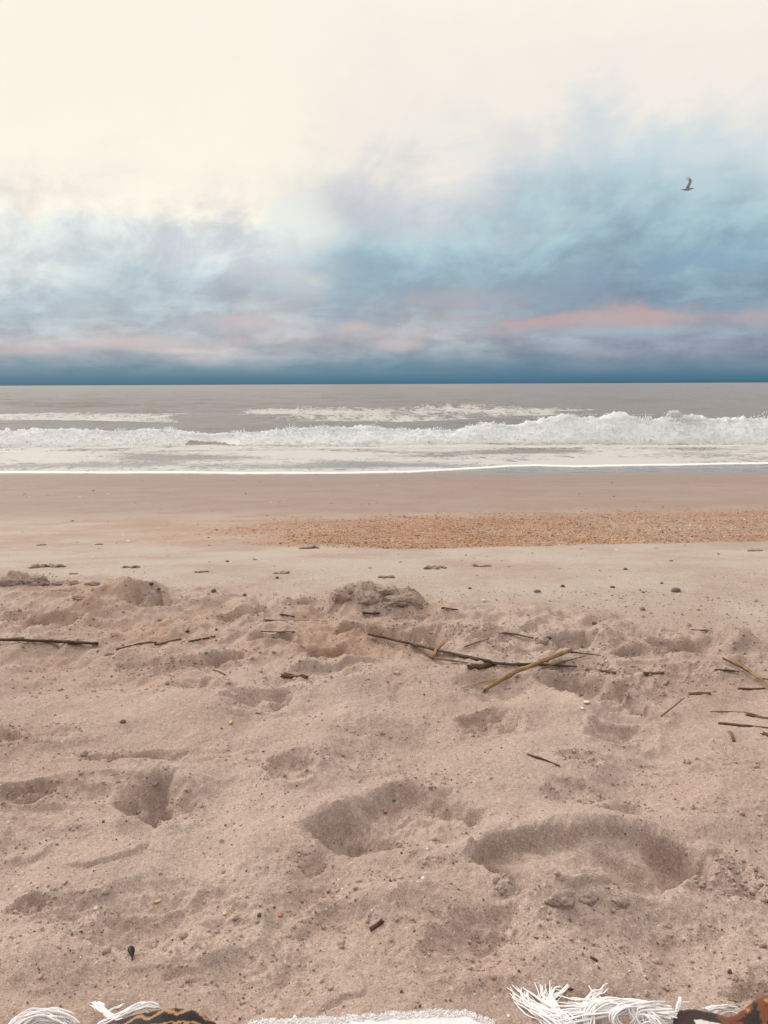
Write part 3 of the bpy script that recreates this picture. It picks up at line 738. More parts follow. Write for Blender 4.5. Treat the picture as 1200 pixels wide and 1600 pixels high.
# low swell that carries the outer line of foam
sw = sea_y(638) + 3 * perlin2(X * 0.06, X * 0, 113)
Z += 0.30 * np.exp(-((Y - sw) / 4.0) ** 2) * sstep(sx, 0.0, 0.1) * sstep(sx, 0.33, 0.2) * (0.7 + 0.6 * perlin2(X * 0.25, X * 0, 114))
sw2 = sea_y(667); Z += 0.22 * np.exp(-((Y - sw2 - 2 * perlin2(X * 0.08, X * 0, 115)) / 3.0) ** 2) * (0.5 + perlin2(X * 0.1, X * 0, 116))
sw3 = sea_y(630); Z += 0.42 * np.exp(-((Y - sw3 - 9 * perlin2(X * 0.03, X * 0, 117)) / 7.0) ** 2) * np.clip(0.4 + perlin2(X * 0.04, X * 0, 118), 0, 1)
mesh_np('sea_water', np.stack([X, Y, Z], -1).reshape(-1, 3), grid_faces(len(rows), len(us)), M_WATER, attrs={'foam': foam.ravel()}, kind='structure')

# ------------------------------------------------------------------ the breaking wave
WY = sea_y(695.5)
CREST = [(-900, 669), (-300, 672), (0, 674), (60, 671), (130, 669), (200, 673), (240, 670), (270, 669), (300, 676), (330, 678), (370, 677), (420, 673), (490, 668), (530, 669), (570, 669), (640, 673), (700, 676), (745, 669), (765, 664), (800, 671),
         (840, 662), (880, 655), (930, 659), (965, 656), (1010, 662), (1030, 657), (1058, 655), (1100, 661), (1150, 660), (1180, 663), (1200, 665), (1500, 660), (2100, 668)]
cpx = np.array([((p - 600) / 1200 * (WY + 1.0), (695.5 - q_) / 1200 * (WY + 0.8)) for p, q_ in CREST])
nx, ns = 1150, 72
xx = np.concatenate([np.linspace(-40, -16, 120, endpoint=False), np.linspace(-16, 16, nx), np.linspace(16, 40, 121)[1:]])
s = np.linspace(0, 1, ns)
XX, SS = np.meshgrid(xx, s)
cpx[:, 1] *= np.interp(cpx[:, 0], [-4, 5], [.88, 1.0])
hc = np.interp(XX, cpx[:, 0], cpx[:, 1])
line = WY + 0.30 * perlin2(XX * 0.22, XX * 0, 121) + 0.15 * perlin2(XX * 0.7, XX * 0, 122)
# section: foot in front, tumbling face, crest, long back
ky = np.interp(SS, [0, .1, .25, .45, .6, .72, .85, 1], [-.75, -.45, -.15, .18, .45, .85, 1.7, 3.2])
kz = np.interp(SS, [0, .1, .25, .45, .6, .72, .85, 1], [-.12, .16, .48, .82, 1.0, .90, .50, -.15])
YY = line + ky; ZZ = SEA_Z + kz * hc
p3 = (XX, YY * 1.0, ZZ)
amp = (0.25 + 0.75 * np.clip(hc / 0.7, 0, 1.4)) * np.interp(SS, [0, .08, .3, .6, .75, 1], [.35, .8, 1, 1, .7, 0.05])
b = 0
for k, (fr, a) in enumerate([(.8, .22), (2.0, .13), (5.0, .05), (12.5, .018), (25, .009)]):
    n = perlin3(XX * fr, YY * fr * 1.2 + 3, ZZ * fr * 1.3, 130 + k)
    b = b + a * (1 - np.abs(n) * 2.2 if k in (1, 2) else n)
b = (b - 0.06)
ny_ = np.interp(SS, [0, .3, .55, .7, 1], [-1, -.9, -.35, .3, .3]); nz_ = np.interp(SS, [0, .3, .55, .7, 1], [.2, .5, .95, .9, .5])
YY = YY + amp * b * ny_; ZZ = ZZ + amp * b * nz_ * 0.9
XX2 = XX + amp * 0.10 * perlin3(XX * 4, YY * 4, ZZ * 4, 139)
spike = np.maximum(0, perlin2(XX * 5.5, XX * 0 + 0.7, 141)) ** 2 * 0.14 + np.maximum(0, perlin2(XX * 14, XX * 0 + 0.3, 142)) ** 2 * 0.08
ZZ += spike * np.exp(-((SS - 0.6) / 0.08) ** 2)
fo = np.ones_like(XX) * np.interp(SS, [0, .6, .78, .92, 1], [1, 1, 1, .9, .5])
gx0, gx1 = (298 - 600) / 1200 * WY, (376 - 600) / 1200 * WY
brk = sstep(XX, gx0 - .25, gx0 + .15) * sstep(XX, gx1 + .3, gx1 - .2)
uu = np.clip((XX - gx0) / (gx1 - gx0), 0, 1)
lim = 0.05 + 0.24 * (1 - uu) ** .5 + 0.05 * perlin2(XX * 6, SS * 6, 147)
fo = fo * (1 - brk * sstep(SS, lim + .06, lim - .05))
for cx, w in ((952, .6), (1008, .6), (880, .5), (780, .6), (230, .6), (150, .6)):
    c0 = (cx - 600) / 1200 * WY
    fo -= np.clip(0.10 + 0.9 * perlin2(XX * 6, SS * 14, 145), 0, 1) * 0.8 * np.exp(-((XX - c0) / w) ** 2) * np.exp(-((SS - 0.14) / 0.12) ** 2)
fo -= 0.5 * np.exp(-((XX - (985 - 600) / 1200 * WY) / .5) ** 2) * np.exp(-((SS - 0.5) / 0.12) ** 2)
ZZ = ZZ - brk * amp * b * nz_ * 0.9 * sstep(SS, .6, .4); YY = YY - brk * amp * b * ny_ * sstep(SS, .6, .4) + brk * 0.22 * np.sin(np.clip(SS / .55, 0, 1) * np.pi)
mesh_np('breaking_wave', np.stack([XX2, YY, ZZ], -1).reshape(-1, 3), grid_faces(ns, len(xx))[:, ::-1], M_FOAM, attrs={'foam': np.clip(fo, 0, 1).ravel()}, kind='structure')

# spray thrown up along the crest and at the foot
n = 30000
sxp = rng.uniform(-18, 18, n)
hcx = np.interp(sxp, cpx[:, 0], cpx[:, 1])
ex = np.abs(rng.normal(0, 1, n))
tw = 0.35 + 1.0 * np.maximum(0, perlin2(sxp * 1.6, sxp * 0 + .2, 151)) + 0.6 * np.maximum(0, perlin2(sxp * 6, sxp * 0 + .2, 152))
spz = SEA_Z + hcx * 0.95 + ex * 0.09 * tw * (0.5 + hcx) - 0.03
spy = WY + 0.45 + rng.normal(0, 0.2, n)
# the plume near the right end, and two smaller ones
for (pxp, top, cnt, wd) in ((1056, 641, 3200, .20), (1078, 650, 2600, .32), (760, 658, 350, .12), (884, 650, 500, .2), (962, 651, 350, .2), (270, 662, 300, .2)):
    c0 = (pxp - 600) / 1200 * (WY + .6); ht = (690 - top) / 1200 * (WY + .6)
    u = rng.uniform(0.4, 1, cnt) ** 0.8
    sxp = np.concatenate([sxp, c0 + rng.normal(0, wd, cnt) * (1.15 - u * 0.75) - u * 0.12])
    spz = np.concatenate([spz, SEA_Z + ht * u]); spy = np.concatenate([spy, WY + 0.6 + rng.normal(0, .12, cnt)])
sz = rng.lognormal(math.log(0.011), 0.5, len(sxp)); sz = np.clip(sz, 0.004, 0.035)
v, f = scatter(OCT_V, OCT_F, np.stack([sxp, spy, spz], -1), np.stack([sz * 1.2, sz, sz], -1), rot_rand(len(sxp), 1.5), 0.3)
mesh_np('sea_spray', v, f, M_SPRAY, attrs={'foam': np.ones(len(v))}, kind='stuff')
# lumps of foam riding in front of and on the wave
n = 7000
lx = rng.uniform(-17, 17, n); ls = rng.beta(1.1, 1.6, n)
hcx = np.interp(lx, cpx[:, 0], cpx[:, 1])
ly = WY + 0.30 * perlin2(lx * .22, lx * 0, 121) + 0.15 * perlin2(lx * .7, lx * 0, 122) + np.interp(ls, [0, .1, .25, .45, .6, 1], [-.85, -.52, -.22, .1, .4, .6]) - 0.05
lz = SEA_Z + hcx * np.interp(ls, [0, .1, .25, .45, .6, 1], [0.0, .10, .45, .80, .98, .95])
keep = ~((lx > gx0) & (lx < gx1) & (ls < 0.45))
lx, ly, lz = lx[keep], ly[keep], lz[keep]
sz = np.clip(rng.lognormal(math.log(0.016), 0.5, len(lx)), 0.006, 0.05)
iv, if_ = ico(1)
v, f = scatter(iv, if_, np.stack([lx, ly, lz], -1), np.stack([sz * 1.3, sz, sz * .8], -1), rot_rand(len(lx), .6), 0.28)
mesh_np('foam_lumps', v, f, M_SPRAY, attrs={'foam': np.ones(len(v))}, kind='stuff')

# broken foam thrown ahead of the wave
n = 3200
lx = rng.uniform(-17, 17, n); ly = WY - .55 - np.abs(rng.normal(0, .55, n)) + .3 * perlin2(lx * .6, lx * 0, 153)
kp = perlin2(lx * 1.3, ly * 1.3, 154) > -.1
lx, ly = lx[kp], ly[kp]
sz = np.clip(rng.lognormal(math.log(.022), .5, len(lx)), .008, .07)
v, f = scatter(iv, if_, np.stack([lx, ly, np.full(len(lx), SEA_Z + .02) + sz * .2], -1), np.stack([sz * 2.2, sz * 1.4, sz * .7], -1), rot_rand(len(lx), .2), .28)
mesh_np('foam_scraps', v, f, M_SPRAY, kind='stuff')

# ------------------------------------------------------------------ shell band, grains, crumbs
def pal(n, cols, wts):
    c = np.array(cols)[rng.choice(len(cols), n, p=np.array(wts) / sum(wts))]
    return np.clip(c * rng.uniform(.75, 1.25, (n, 1)), 0.01, .9)
CHIP_V = np.array([(1, 0, .1), (.45, .8, .25), (-.5, .75, .2), (-1, -.1, .05), (-.35, -.8, .2), (.6, -.7, .25), (0, 0, .55), (0, 0, -.1)])
CHIP_F = np.array([(0, 1, 6), (1, 2, 6), (2, 3, 6), (3, 4, 6), (4, 5, 6), (5, 0, 6), (1, 0, 7), (2, 1, 7), (3, 2, 7), (4, 3, 7), (5, 4, 7), (0, 5, 7)])
n = 150000
yy = 4.55 + (rng.uniform(0, 1, n) ** 1.1) * 4.6; xs_ = rng.uniform(-.4, .68, n) * yy
mk = shell_mask(xs_, yy)
right = sstep(xs_ / yy, 0.05, 0.5); mid = np.exp(-((yy - 5.9) / 0.8) ** 2)
keep = rng.uniform(0, 1, n) < np.clip(mk * 1.05 * (0.25 + 0.75 * sstep(yy, 8.4, 6.3)), 0.004, 1)
xs_, yy, right, mid, mk = xs_[keep], yy[keep], right[keep], mid[keep], mk[keep]
n = len(xs_)
zz = H(xs_, yy)
sz = np.clip(rng.lognormal(math.log(0.0029), 0.55, n), 0.0014, 0.016)
c1 = pal(n, [(.42, .20, .092), (.35, .155, .07), (.48, .26, .13), (.58, .43, .30), (.18, .09, .055)], [32, 28, 20, 6, 9])
c2 = pal(n, [(.48, .42, .35), (.60, .53, .45), (.24, .20, .165), (.12, .09, .08), (.40, .23, .13)], [26, 18, 18, 12, 18])
pt_ = perlin2(xs_ * 1.3, yy * 3.0, 63)
gmix = (rng.uniform(0, 1, n) < right * np.clip(mid * 1.1 + .5 * pt_, 0, 1))[:, None]
cc = np.where(gmix, c2, c1) * (1 + .35 * perlin2(xs_ * 2.2, yy * 5.0, 64) + .25 * perlin2(xs_ * 7, yy * 12.0, 65))[:, None]
sc = np.stack([sz, sz * rng.uniform(.5, .9, n), sz * rng.uniform(.35, .8, n)], -1)
v, f = scatter(OCT_V, OCT_F, np.stack([xs_, yy, zz + sz * .12], -1), sc, rot_rand(n, .45), .3)
mesh_np('shell_hash', v, f, M_CHIP, smooth=False, attrs={'col': np.repeat(cc, 6, 0)}, kind='stuff')

# small bits strewn over the flat sand
n = 520
yy = 3.2 * (18.5 / 3.2) ** rng.uniform(0, 1, n); xs_ = rng.uniform(-.6, .6, n) * yy
zz = H(xs_, yy); sz = np.clip(rng.lognormal(math.log(0.004), .5, n) * (yy / 4) ** .55, .002, .02)
cc = pal(n, [(.09, .065, .055), (.18, .12, .09), (.33, .21, .14), (.66, .6, .54)], [40, 26, 18, 12])
v, f = scatter(CHIP_V, CHIP_F, np.stack([xs_, yy, zz + sz * .1], -1), np.stack([sz * 1.5, sz, sz * .5], -1), rot_rand(n, .25), .25)
mesh_np('beach_litter', v, f, M_CHIP, smooth=False, attrs={'col': np.repeat(cc, len(CHIP_V), 0)}, kind='stuff')

# coarse grains on the trodden sand
n = 13000
yy = 0.72 + 2.5 * rng.uniform(0, 1, n) ** 1.35; xs_ = rng.uniform(-.62, .62, n) * (yy + .12)
cl_ = perlin2(xs_ * 5, yy * 5, 161) + .5 * perlin2(xs_ * 14, yy * 14, 162)
keep = rng.uniform(-.55, .65, n) < cl_
xs_, yy = xs_[keep], yy[keep]; n = len(xs_)
zz = H(xs_, yy); sz = np.clip(rng.lognormal(math.log(.00105), .42, n), .0005, .0036)
cc = pal(n, [(.07, .05, .042), (.17, .105, .08), (.42, .22, .11), (.55, .40, .28), (.78, .72, .66), (.40, .32, .27)], [30, 22, 13, 12, 6, 20])
v, f = scatter(OCT_V, OCT_F, np.stack([xs_, yy, zz + sz * .3], -1), np.stack([sz * 1.35, sz, sz * .75], -1), rot_rand(n, .6), .3)
mesh_np('sand_grains', v, f, M_CHIP, smooth=False, attrs={'col': np.repeat(cc, 6, 0)}, kind='stuff')

# crumbs of sand round the footprints and over the broken crust
cx, cy, cs = [], [], []
for (x0, y0, ax, ay, dep, sh, rim, rg, tl) in DW:
    k = int(40 + 260 * min(rg, 1.4) * (ax * 4 + .1))
    r = np.sqrt(rng.uniform(0, 1, k)) * 1.25; th = rng.uniform(0, 2 * np.pi, k)
    if rg < 0.4: r = rng.normal(1.1, .12, k); k = len(r)
    cx.append(x0 + r * ax * np.cos(th)); cy.append(y0 + r * ay * np.sin(th)); cs.append(np.clip(rng.lognormal(math.log(.0014 if rg < .9 else .0019), .5, k), .0007, .007))
k = 3000
yb = rng.uniform(1.8, 2.75, k); cx.append(rng.uniform(-.62, .62, k) * yb); cy.append(yb); cs.append(np.clip(rng.lognormal(math.log(.0019), .5, k), .001, .008))
cx, cy, cs = map(np.concatenate, (cx, cy, cs))
cz = H(cx, cy); n = len(cx)
v, f = scatter(iv, if_, np.stack([cx, cy, cz + cs * .25], -1), np.stack([cs * 1.15, cs, cs * .8], -1), rot_rand(n, .6), .34)
mesh_np('sand_crumbs', v, f, M_SAND, attrs={'zone': np.tile((0, 0, 1), (len(v), 1))}, kind='stuff')

# ------------------------------------------------------------------ clods
iv3, if3 = ico(4)
CLODS = [
 (18, 904, 26, 15, 'large grey sand clod at the left edge of the beach berm'), (52, 906, 20, 10, 'low sand clod right of the large clod at the left edge'),
 (88, 911, 8, 4, 'small sand clod in the row near the left edge'), (114, 910, 7, 5, 'small upright sand clod at the end of the row on the left'), (142, 911, 12, 3.5, 'flat sand clod just left of the smooth cone of sand'),
 (540, 924, 22, 14, 'tall dark clod at the top left of the middle sand heap'), (578, 931, 20, 11, 'crumbly clod in the centre of the middle sand heap'), (602, 921, 20, 7, 'flat pale slab of sand on top of the middle heap'),
 (618, 936, 22, 8, 'arched sand clod right of centre of the middle heap'), (650, 938, 12, 13, 'upright sand clod at the right end of the middle heap'),
 (880, 1404, 22, 12, 'pale split sand clod on the near edge of the big footprint'), (918, 1402, 17, 9, 'small clod beside the pale split clod of the big footprint'),
 (848, 1000, 10, 5, 'dark flat clod beside the hollow right of the crossed reeds'), (970, 1408, 16, 6, 'low crumbly clod on the near rim of the big footprint'), (125, 932, 14, 4, 'small flat clod at the left foot of the sand cone'),
]
for i, (px, py, rx, ry, lab) in enumerate(CLODS):
    pt, dep = hit(px, py + ry * .7)
    a = rx * dep / 1200; c = ry * dep / 1200 * 1.15
    q3 = iv3 * 1.7 + i * 7.1
    pn = lambda k_, sd: perlin3(q3[:, 0] * k_, q3[:, 1] * k_, q3[:, 2] * k_, sd)
    d = 1.1 + .35 * pn(.9, 3) - .42 * np.abs(pn(1.7, 4)) + .20 * pn(3.1, 6) - .18 * np.abs(pn(5.5, 5)) + .08 * pn(11, 7) + .05 * pn(22, 8)
    vv = iv3 * d[:, None] * (a, a * .75, c)
    o = mesh_np('sand_clod', vv, if3, M_SAND, attrs={'zone': np.tile((.12, 0, 1), (len(vv), 1))})
    o.location = (pt[0], pt[1] + a * .4, pt[2] + c * .05)
    tag(o, lab, 'sand clod', 'sand clods on the trodden beach')

# ------------------------------------------------------------------ sticks and reeds
def stem_mesh(name, pts, r0, r1, mat, parent=None, flat=1.0, knots=0, seed=0, seg=10, rag=.5):
    """a stem through world points: uneven, knotted, with broken ends"""
    rs = np.random.default_rng(seed + 5)
    pts = np.array(pts, float)
    L = np.concatenate([[0], np.cumsum(np.linalg.norm(np.diff(pts, axis=0), axis=1))]); tot = L[-1]
    n = max(9, min(60, int(tot / 0.008)))
    t = np.linspace(0, tot, n)
    P = np.stack([np.interp(t, L, pts[:, k]) for k in range(3)], -1)
    rad = r0 + (r1 - r0) * t / tot
    wob = np.stack([perlin2(t * 18 + seed * 3.1, t * 0 + k, 200 + seed) for k in range(3)], -1) * rad[:, None] * 0.35
    P = P + wob
    rad = rad * (1 + .16 * perlin2(t * 60, t * 0 + seed, 210))
    for _ in range(knots):
        c = rs.uniform(.1, .9) * tot
        rad = rad * (1 + .38 * np.exp(-((t - c) / (.9 * r0 + .002)) ** 2))
    T = np.gradient(P, axis=0); T /= np.linalg.norm(T, axis=1)[:, None] + 1e-9
    S = np.cross(T, (0, 0, 1.0)); S /= np.linalg.norm(S, axis=1)[:, None] + 1e-9
    U = np.cross(S, T)
    th = np.linspace(0, 2 * np.pi, seg, endpoint=False)
    lob = 1 + .12 * np.sin(th * 2 + seed) + .08 * np.sin(th * 3 + 2 * seed)
    V = P[:, None, :] + rad[:, None, None] * lob[None, :, None] * (np.cos(th)[None, :, None] * S[:, None, :] + flat * np.sin(th)[None, :, None] * U[:, None, :])
    j0 = rs.uniform(-rag, rag, seg) * r0 * 2; j1 = rs.uniform(-rag, rag, seg) * r1 * 2.5
    V[0] -= T[0] * (j0[:, None]); V[-1] += T[-1] * (j1[:, None])
    verts = np.concatenate([V.reshape(-1, 3), P[[0]], P[[-1]]])
    al = np.concatenate([np.stack([np.repeat(t, seg), np.tile(th / 6.283, n), np.zeros(n * seg)], -1), [[0, 0, 0], [tot, 0, 0]]])
    F = []
    for i in range(n - 1):
        for k in range(seg):
            k2 = (k + 1) % seg
            F.append((i * seg + k, i * seg + k2, (i + 1) * seg + k2, (i + 1) * seg + k))
    for k in range(seg):
        k2 = (k + 1) % seg
        F.append((k2, k, n * seg, n * seg)); F.append(((n - 1) * seg + k, (n - 1) * seg + k2, n * seg + 1, n * seg + 1))
    me = bpy.data.meshes.new(name)
    me.from_pydata([tuple(p) for p in verts], [], [tuple(dict.fromkeys(q_)) for q_ in F])
    me.materials.append(mat)
    for pl in me.polygons: pl.use_smooth = True
    a = me.attributes.new('along', 'FLOAT_VECTOR', 'POINT'); a.data.foreach_set('vector', al.astype(np.float32).ravel())
    o = bpy.data.objects.new(name, me); COL.objects.link(o)
    if parent is not None: o.parent = parent
    return o
def on_sand(pix, w, lift=0.35, lifts=None):
    """lay a pixel polyline on the sand; radius from its pixel width"""
    out = []; ds = []
    for i, (px, py) in enumerate(pix):
        p, d = hit(px, py); ds.append(d); out.append(p)
    r = w * np.mean(ds) / 1200 / 2
    out = np.array(out)
    for i in range(len(out)):
        out[i, 2] += r * lift + (lifts[i] if lifts else 0)
    # keep the stem from being buried between its ends
    need = 0
    for a, b_ in zip(out[:-1], out[1:]):
        tt = np.linspace(0, 1, 24)[:, None]; q_ = a + (b_ - a) * tt
        need = max(need, float(np.max(H(q_[:, 0], q_[:, 1]) - q_[:, 2])))
    if need > r * .3: out[:, 2] += min(need - r * .3, .012)
    return out, r
GS = 'sticks and reeds washed up on the sand'
def stick(pix, w, mat, label, w1=None, knots=1, flat=.8, lifts=None, name='driftwood_stick', cat='stick', lift=.35, rag=.5):
    global SEED
    SEED += 1
    pts, r = on_sand(pix, w, lift, lifts)
    base = pts.mean(0)
    o = stem_mesh(name, pts - base, r, r * (w1 / w if w1 else .85), mat, None, flat, knots, SEED, rag=rag)
    o.location = base
    return tag(o, label, cat, GS), base
SEED = 0
def twig_part(root_o, base, pix, w, mat, name, w1=None, lifts=None, label=None):
    global SEED
    SEED += 1
    pts, r = on_sand(pix, w, .4, lifts)
    o = stem_mesh(name, pts - base, r, r * (w1 / w if w1 else .7), mat, root_o, .85, 1, SEED)
    if label: o['label'] = label
    return o
# the long dark reed with its lower branch
o, b0 = stick([(575, 999), (612, 1007), (650, 1015), (700, 1025), (766, 1038)], 4.6, M_DARK, 'long dark reed lying slantwise left of the tan reed', w1=6, knots=3, name='dry_reed', cat='reed', lifts=[.012, .012, .01, .006, .004], lift=.9)
twig_part(o, b0, [(657, 1021), (676, 1032), (715, 1037), (745, 1042)], 4.0, M_BROWN, 'branch', lifts=[.008, .004, .003, .003])
twig_part(o, b0, [(732, 1044), (752, 1043), (772, 1039)], 9.0, M_DARK, 'broken_knot', w1=8)
stick([(769, 1041), (800, 1043), (836, 1042), (880, 1045), (900, 1046)], 5.0, M_DARK, 'rough dark twig running on from the long reed under the tan reed', w1=3, knots=3)
o, b0 = stick([(757, 1083), (800, 1066), (850, 1048), (891, 1031)], 7.5, M_TAN, 'thick tan reed crossing over the dark twigs', w1=7.5, knots=2, name='dry_reed', cat='reed', lifts=[.004, .018, .024, .022], lift=.9)
twig_part(o, b0, [(886, 1031), (910, 1031), (938, 1031)], 3.4, M_DARK, 'branch', w1=1.6, lifts=[.022, .018, .012])
twig_part(o, b0, [(846, 1052), (880, 1041), (914, 1032)], 3.4, M_BROWN, 'branch', w1=2, lifts=[.012, .012, .012])
stick([(676, 1029), (684, 1021), (693, 1014)], 6.5, M_TAN, 'short tan chip leaning across the long dark reed', knots=0, lifts=[.004, .014, .02])
stick([(722, 1075), (750, 1066), (785, 1060)], 2.2, M_PALE, 'thin pale grass blade curving left of the tan reed', w1=1.2, knots=0, name='dry_grass_blade', cat='grass blade')
stick([(785, 992), (806, 994), (833, 1000)], 3.6, M_DARK, 'dark bark sliver above the right part of the long reed', w1=3, flat=.6)
stick([(726, 1016), (745, 1009), (764, 1003)], 2.4, M_BROWN, 'fine brown twig slanting up above the long reed', knots=0)
# left
o, b0 = stick([(-6, 1005), (40, 1006), (90, 1008), (152, 1011)], 6.5, M_DARK, 'long dark split stick at the left edge of the sand', w1=6, knots=2, name='driftwood_stick', flat=.7, lift=.6)
twig_part(o, b0, [(78, 1004), (110, 1007), (152, 1009)], 6.5, M_DARK, 'split_bark', w1=5, lifts=[.004, .005, .004])
stick([(10, 999), (24, 998), (37, 997)], 3.2, M_DARK, 'short dark twig lying on top of the long split stick', knots=0)
stick([(182, 1017), (200, 1012), (216, 1008)], 2.8, M_DARK, 'dark sliver left of the twig pieces beside the left hollow', knots=0)
stick([(217, 1007), (230, 1005), (243, 1005)], 4.2, M_DARK, 'short dark rough twig on the shelly sand', knots=1)
stick([(243, 1008), (264, 1003), (283, 999)], 3.6, M_BROWN, 'grey brown twig sloping up right of the short rough twig', knots=1)
stick([(295, 1003), (316, 999), (337, 995)], 3.2, M_DARK, 'slim dark twig above the broad rough hollow', knots=0)
stick([(407, 987), (434, 988), (461, 988)], 2.8, M_BROWN, 'slim level brown twig above the small round hole', knots=0)
stick([(438, 960), (448, 962), (459, 964)], 3.6, M_DARK, 'tiny dark twig left of the middle sand heap', knots=0)
stick([(412, 969), (430, 970), (449, 971)], 2.4, M_BROWN, 'fine brown twig below the tiny dark one', knots=0)
stick([(458, 970), (482, 970), (510, 971)], 1.8, M_PALE, 'pale straw lying left of the middle sand heap', knots=0, name='dry_grass_blade', cat='grass blade')
stick([(440, 1057), (460, 1060), (481, 1061)], 5.5, M_DARK, 'knobbly dark twig under the crust edge in the middle left', knots=3)
stick([(444, 1051), (452, 1053), (460, 1056)], 3.6, M_TAN, 'small tan chip on top of the knobbly dark twig', knots=0)
stick([(567, 960), (580, 961), (592, 960)], 4.4, M_DARK, 'short dark chunk just below the middle sand heap', knots=0)
stick([(690, 952), (702, 953), (716, 955)], 3.0, M_DARK, 'crooked dark twig right of the middle sand heap', knots=2)
stick([(333, 1047), (343, 1050), (352, 1055)], 2.6, M_BROWN, 'tiny brown twig below the broad rough hollow', knots=0)
# right
stick([(838, 1002), (849, 1000), (860, 999)], 6, M_DARK, 'dark stub beside the deep hollow above the tan reed', knots=0)
stick([(916, 1048), (940, 1050), (962, 1053)], 4.2, M_BROWN, 'brown twig half buried right of the tan reed', knots=2)
stick([(1007, 1053), (1022, 1053), (1037, 1052)], 5.5, M_BROWN, 'short thick dark stick in the churned sand on the right', knots=0)
stick([(1129, 1035), (1160, 1050), (1190, 1066)], 3.6, M_DARK, 'dark straight stick of the crossed pair at the right edge', knots=1, lifts=[.01, .008, .004], lift=.8)
stick([(1147, 1042), (1172, 1058), (1206, 1079)], 6.0, M_TAN, 'tan reed of the crossed pair at the right edge', knots=1, lifts=[.016, .01, .003], name='dry_reed', cat='reed', lift=.8)
stick([(1117, 1049), (1136, 1050), (1154, 1052)], 3.4, M_DARK, 'rough dark twig behind the crossed pair at the right', knots=3)
stick([(1182, 1061), (1195, 1062), (1214, 1064)], 4.4, M_BROWN, 'brown stick end at the right edge behind the tan reed', knots=0)
stick([(1154, 1077), (1175, 1077), (1196, 1076)], 3.6, M_DARK, 'flat dark stick below the crossed pair', knots=0)
stick([(1076, 1085), (1092, 1085), (1110, 1085)], 6.5, M_BROWN, 'stubby brown reed piece lying alone on the right', knots=0, name='dry_reed', cat='reed', rag=.2)
stick([(1033, 1124), (1050, 1114), (1068, 1103)], 2.6, M_BROWN, 'thin straight twig slanting out of the right hollow', knots=0, lifts=[.002, .008, .014])
stick([(1110, 1112), (1138, 1112), (1166, 1113)], 1.8, M_BROWN, 'hair thin level twig right of the slanting twig', knots=0)
stick([(1167, 1117), (1190, 1122), (1216, 1127)], 7.0, M_DARK, 'thick dark stick running out of the right edge', knots=1)
stick([(1124, 1131), (1160, 1135), (1212, 1140)], 4.6, M_DARK, 'long thin dark stick under the thick one at the right', knots=2)
stick([(1192, 1147), (1201, 1151), (1214, 1157)], 7.0, M_DARK, 'dark stick stub lowest at the right edge', knots=0)
stick([(1140, 1144), (1144, 1151), (1147, 1159)], 6.0, M_BROWN, 'short brown bark flake below the long thin stick', knots=0, flat=.4)
stick([(1121, 1162), (1128, 1172), (1137, 1184)], 2.4, M_PALE, 'pale dry grass stalk on the open sand at right', knots=0, name='dry_grass_blade', cat='grass blade')
stick([(825, 1179), (848, 1187), (874, 1198)], 4.4, M_DARK, 'lone dark stick on open sand above the big footprint', w1=2.6, knots=1)
stick([(1080, 988), (1092, 988), (1106, 988)], 2.4, M_DARK, 'small dark straw at the far edge of the trodden sand', knots=0)
stick([(578, 1453), (588, 1447), (597, 1440)], 7.5, M_DARK, 'short thick dark twig near the white blanket', w1=7, knots=0, rag=.3)
stick([(923, 1497), (928, 1499), (933, 1502)], 4.5, M_DARK, 'tiny dark wood chip above the white fringe', knots=0)

# ------------------------------------------------------------------ seed pod, shells, pebbles
p, d = hit(206, 1492)
s_ = d / 1200
pod_pts = np.array([(-7, 9, 0), (-6, 8, 0), (-3, 5, 0), (0, 1, 0), (2.5, -3.5, 0), (4, -7, 0), (6, -12, 0)], float) * s_
pod_r = np.array([1.5, 4.2, 5.6, 5.0, 2.8, 1.6, 1.1]) * s_
sg = 12; th = np.linspace(0, 2 * np.pi, sg, endpoint=False)
PV = []; 
for q_, r_ in zip(pod_pts, pod_r):
    for a in th: PV.append((q_[0] + r_ * math.cos(a) * .8, q_[1] * 1.35 + r_ * math.cos(a) * .55, q_[2] + r_ * .8 * math.sin(a) + 5 * s_ * .8))
PV = np.array(PV)
PF = [(i * sg + k, i * sg + (k + 1) % sg, (i + 1) * sg + (k + 1) % sg, (i + 1) * sg + k) for i in range(len(pod_pts) - 1) for k in range(sg)]
pod = mesh_np('seed_pod', PV, PF, plain('black_pod', (.012, .009, .008, 1), .5, 200))
pod.location = p
tag(pod, 'black teardrop seed pod with a thin tail lying on bare sand', 'seed pod')

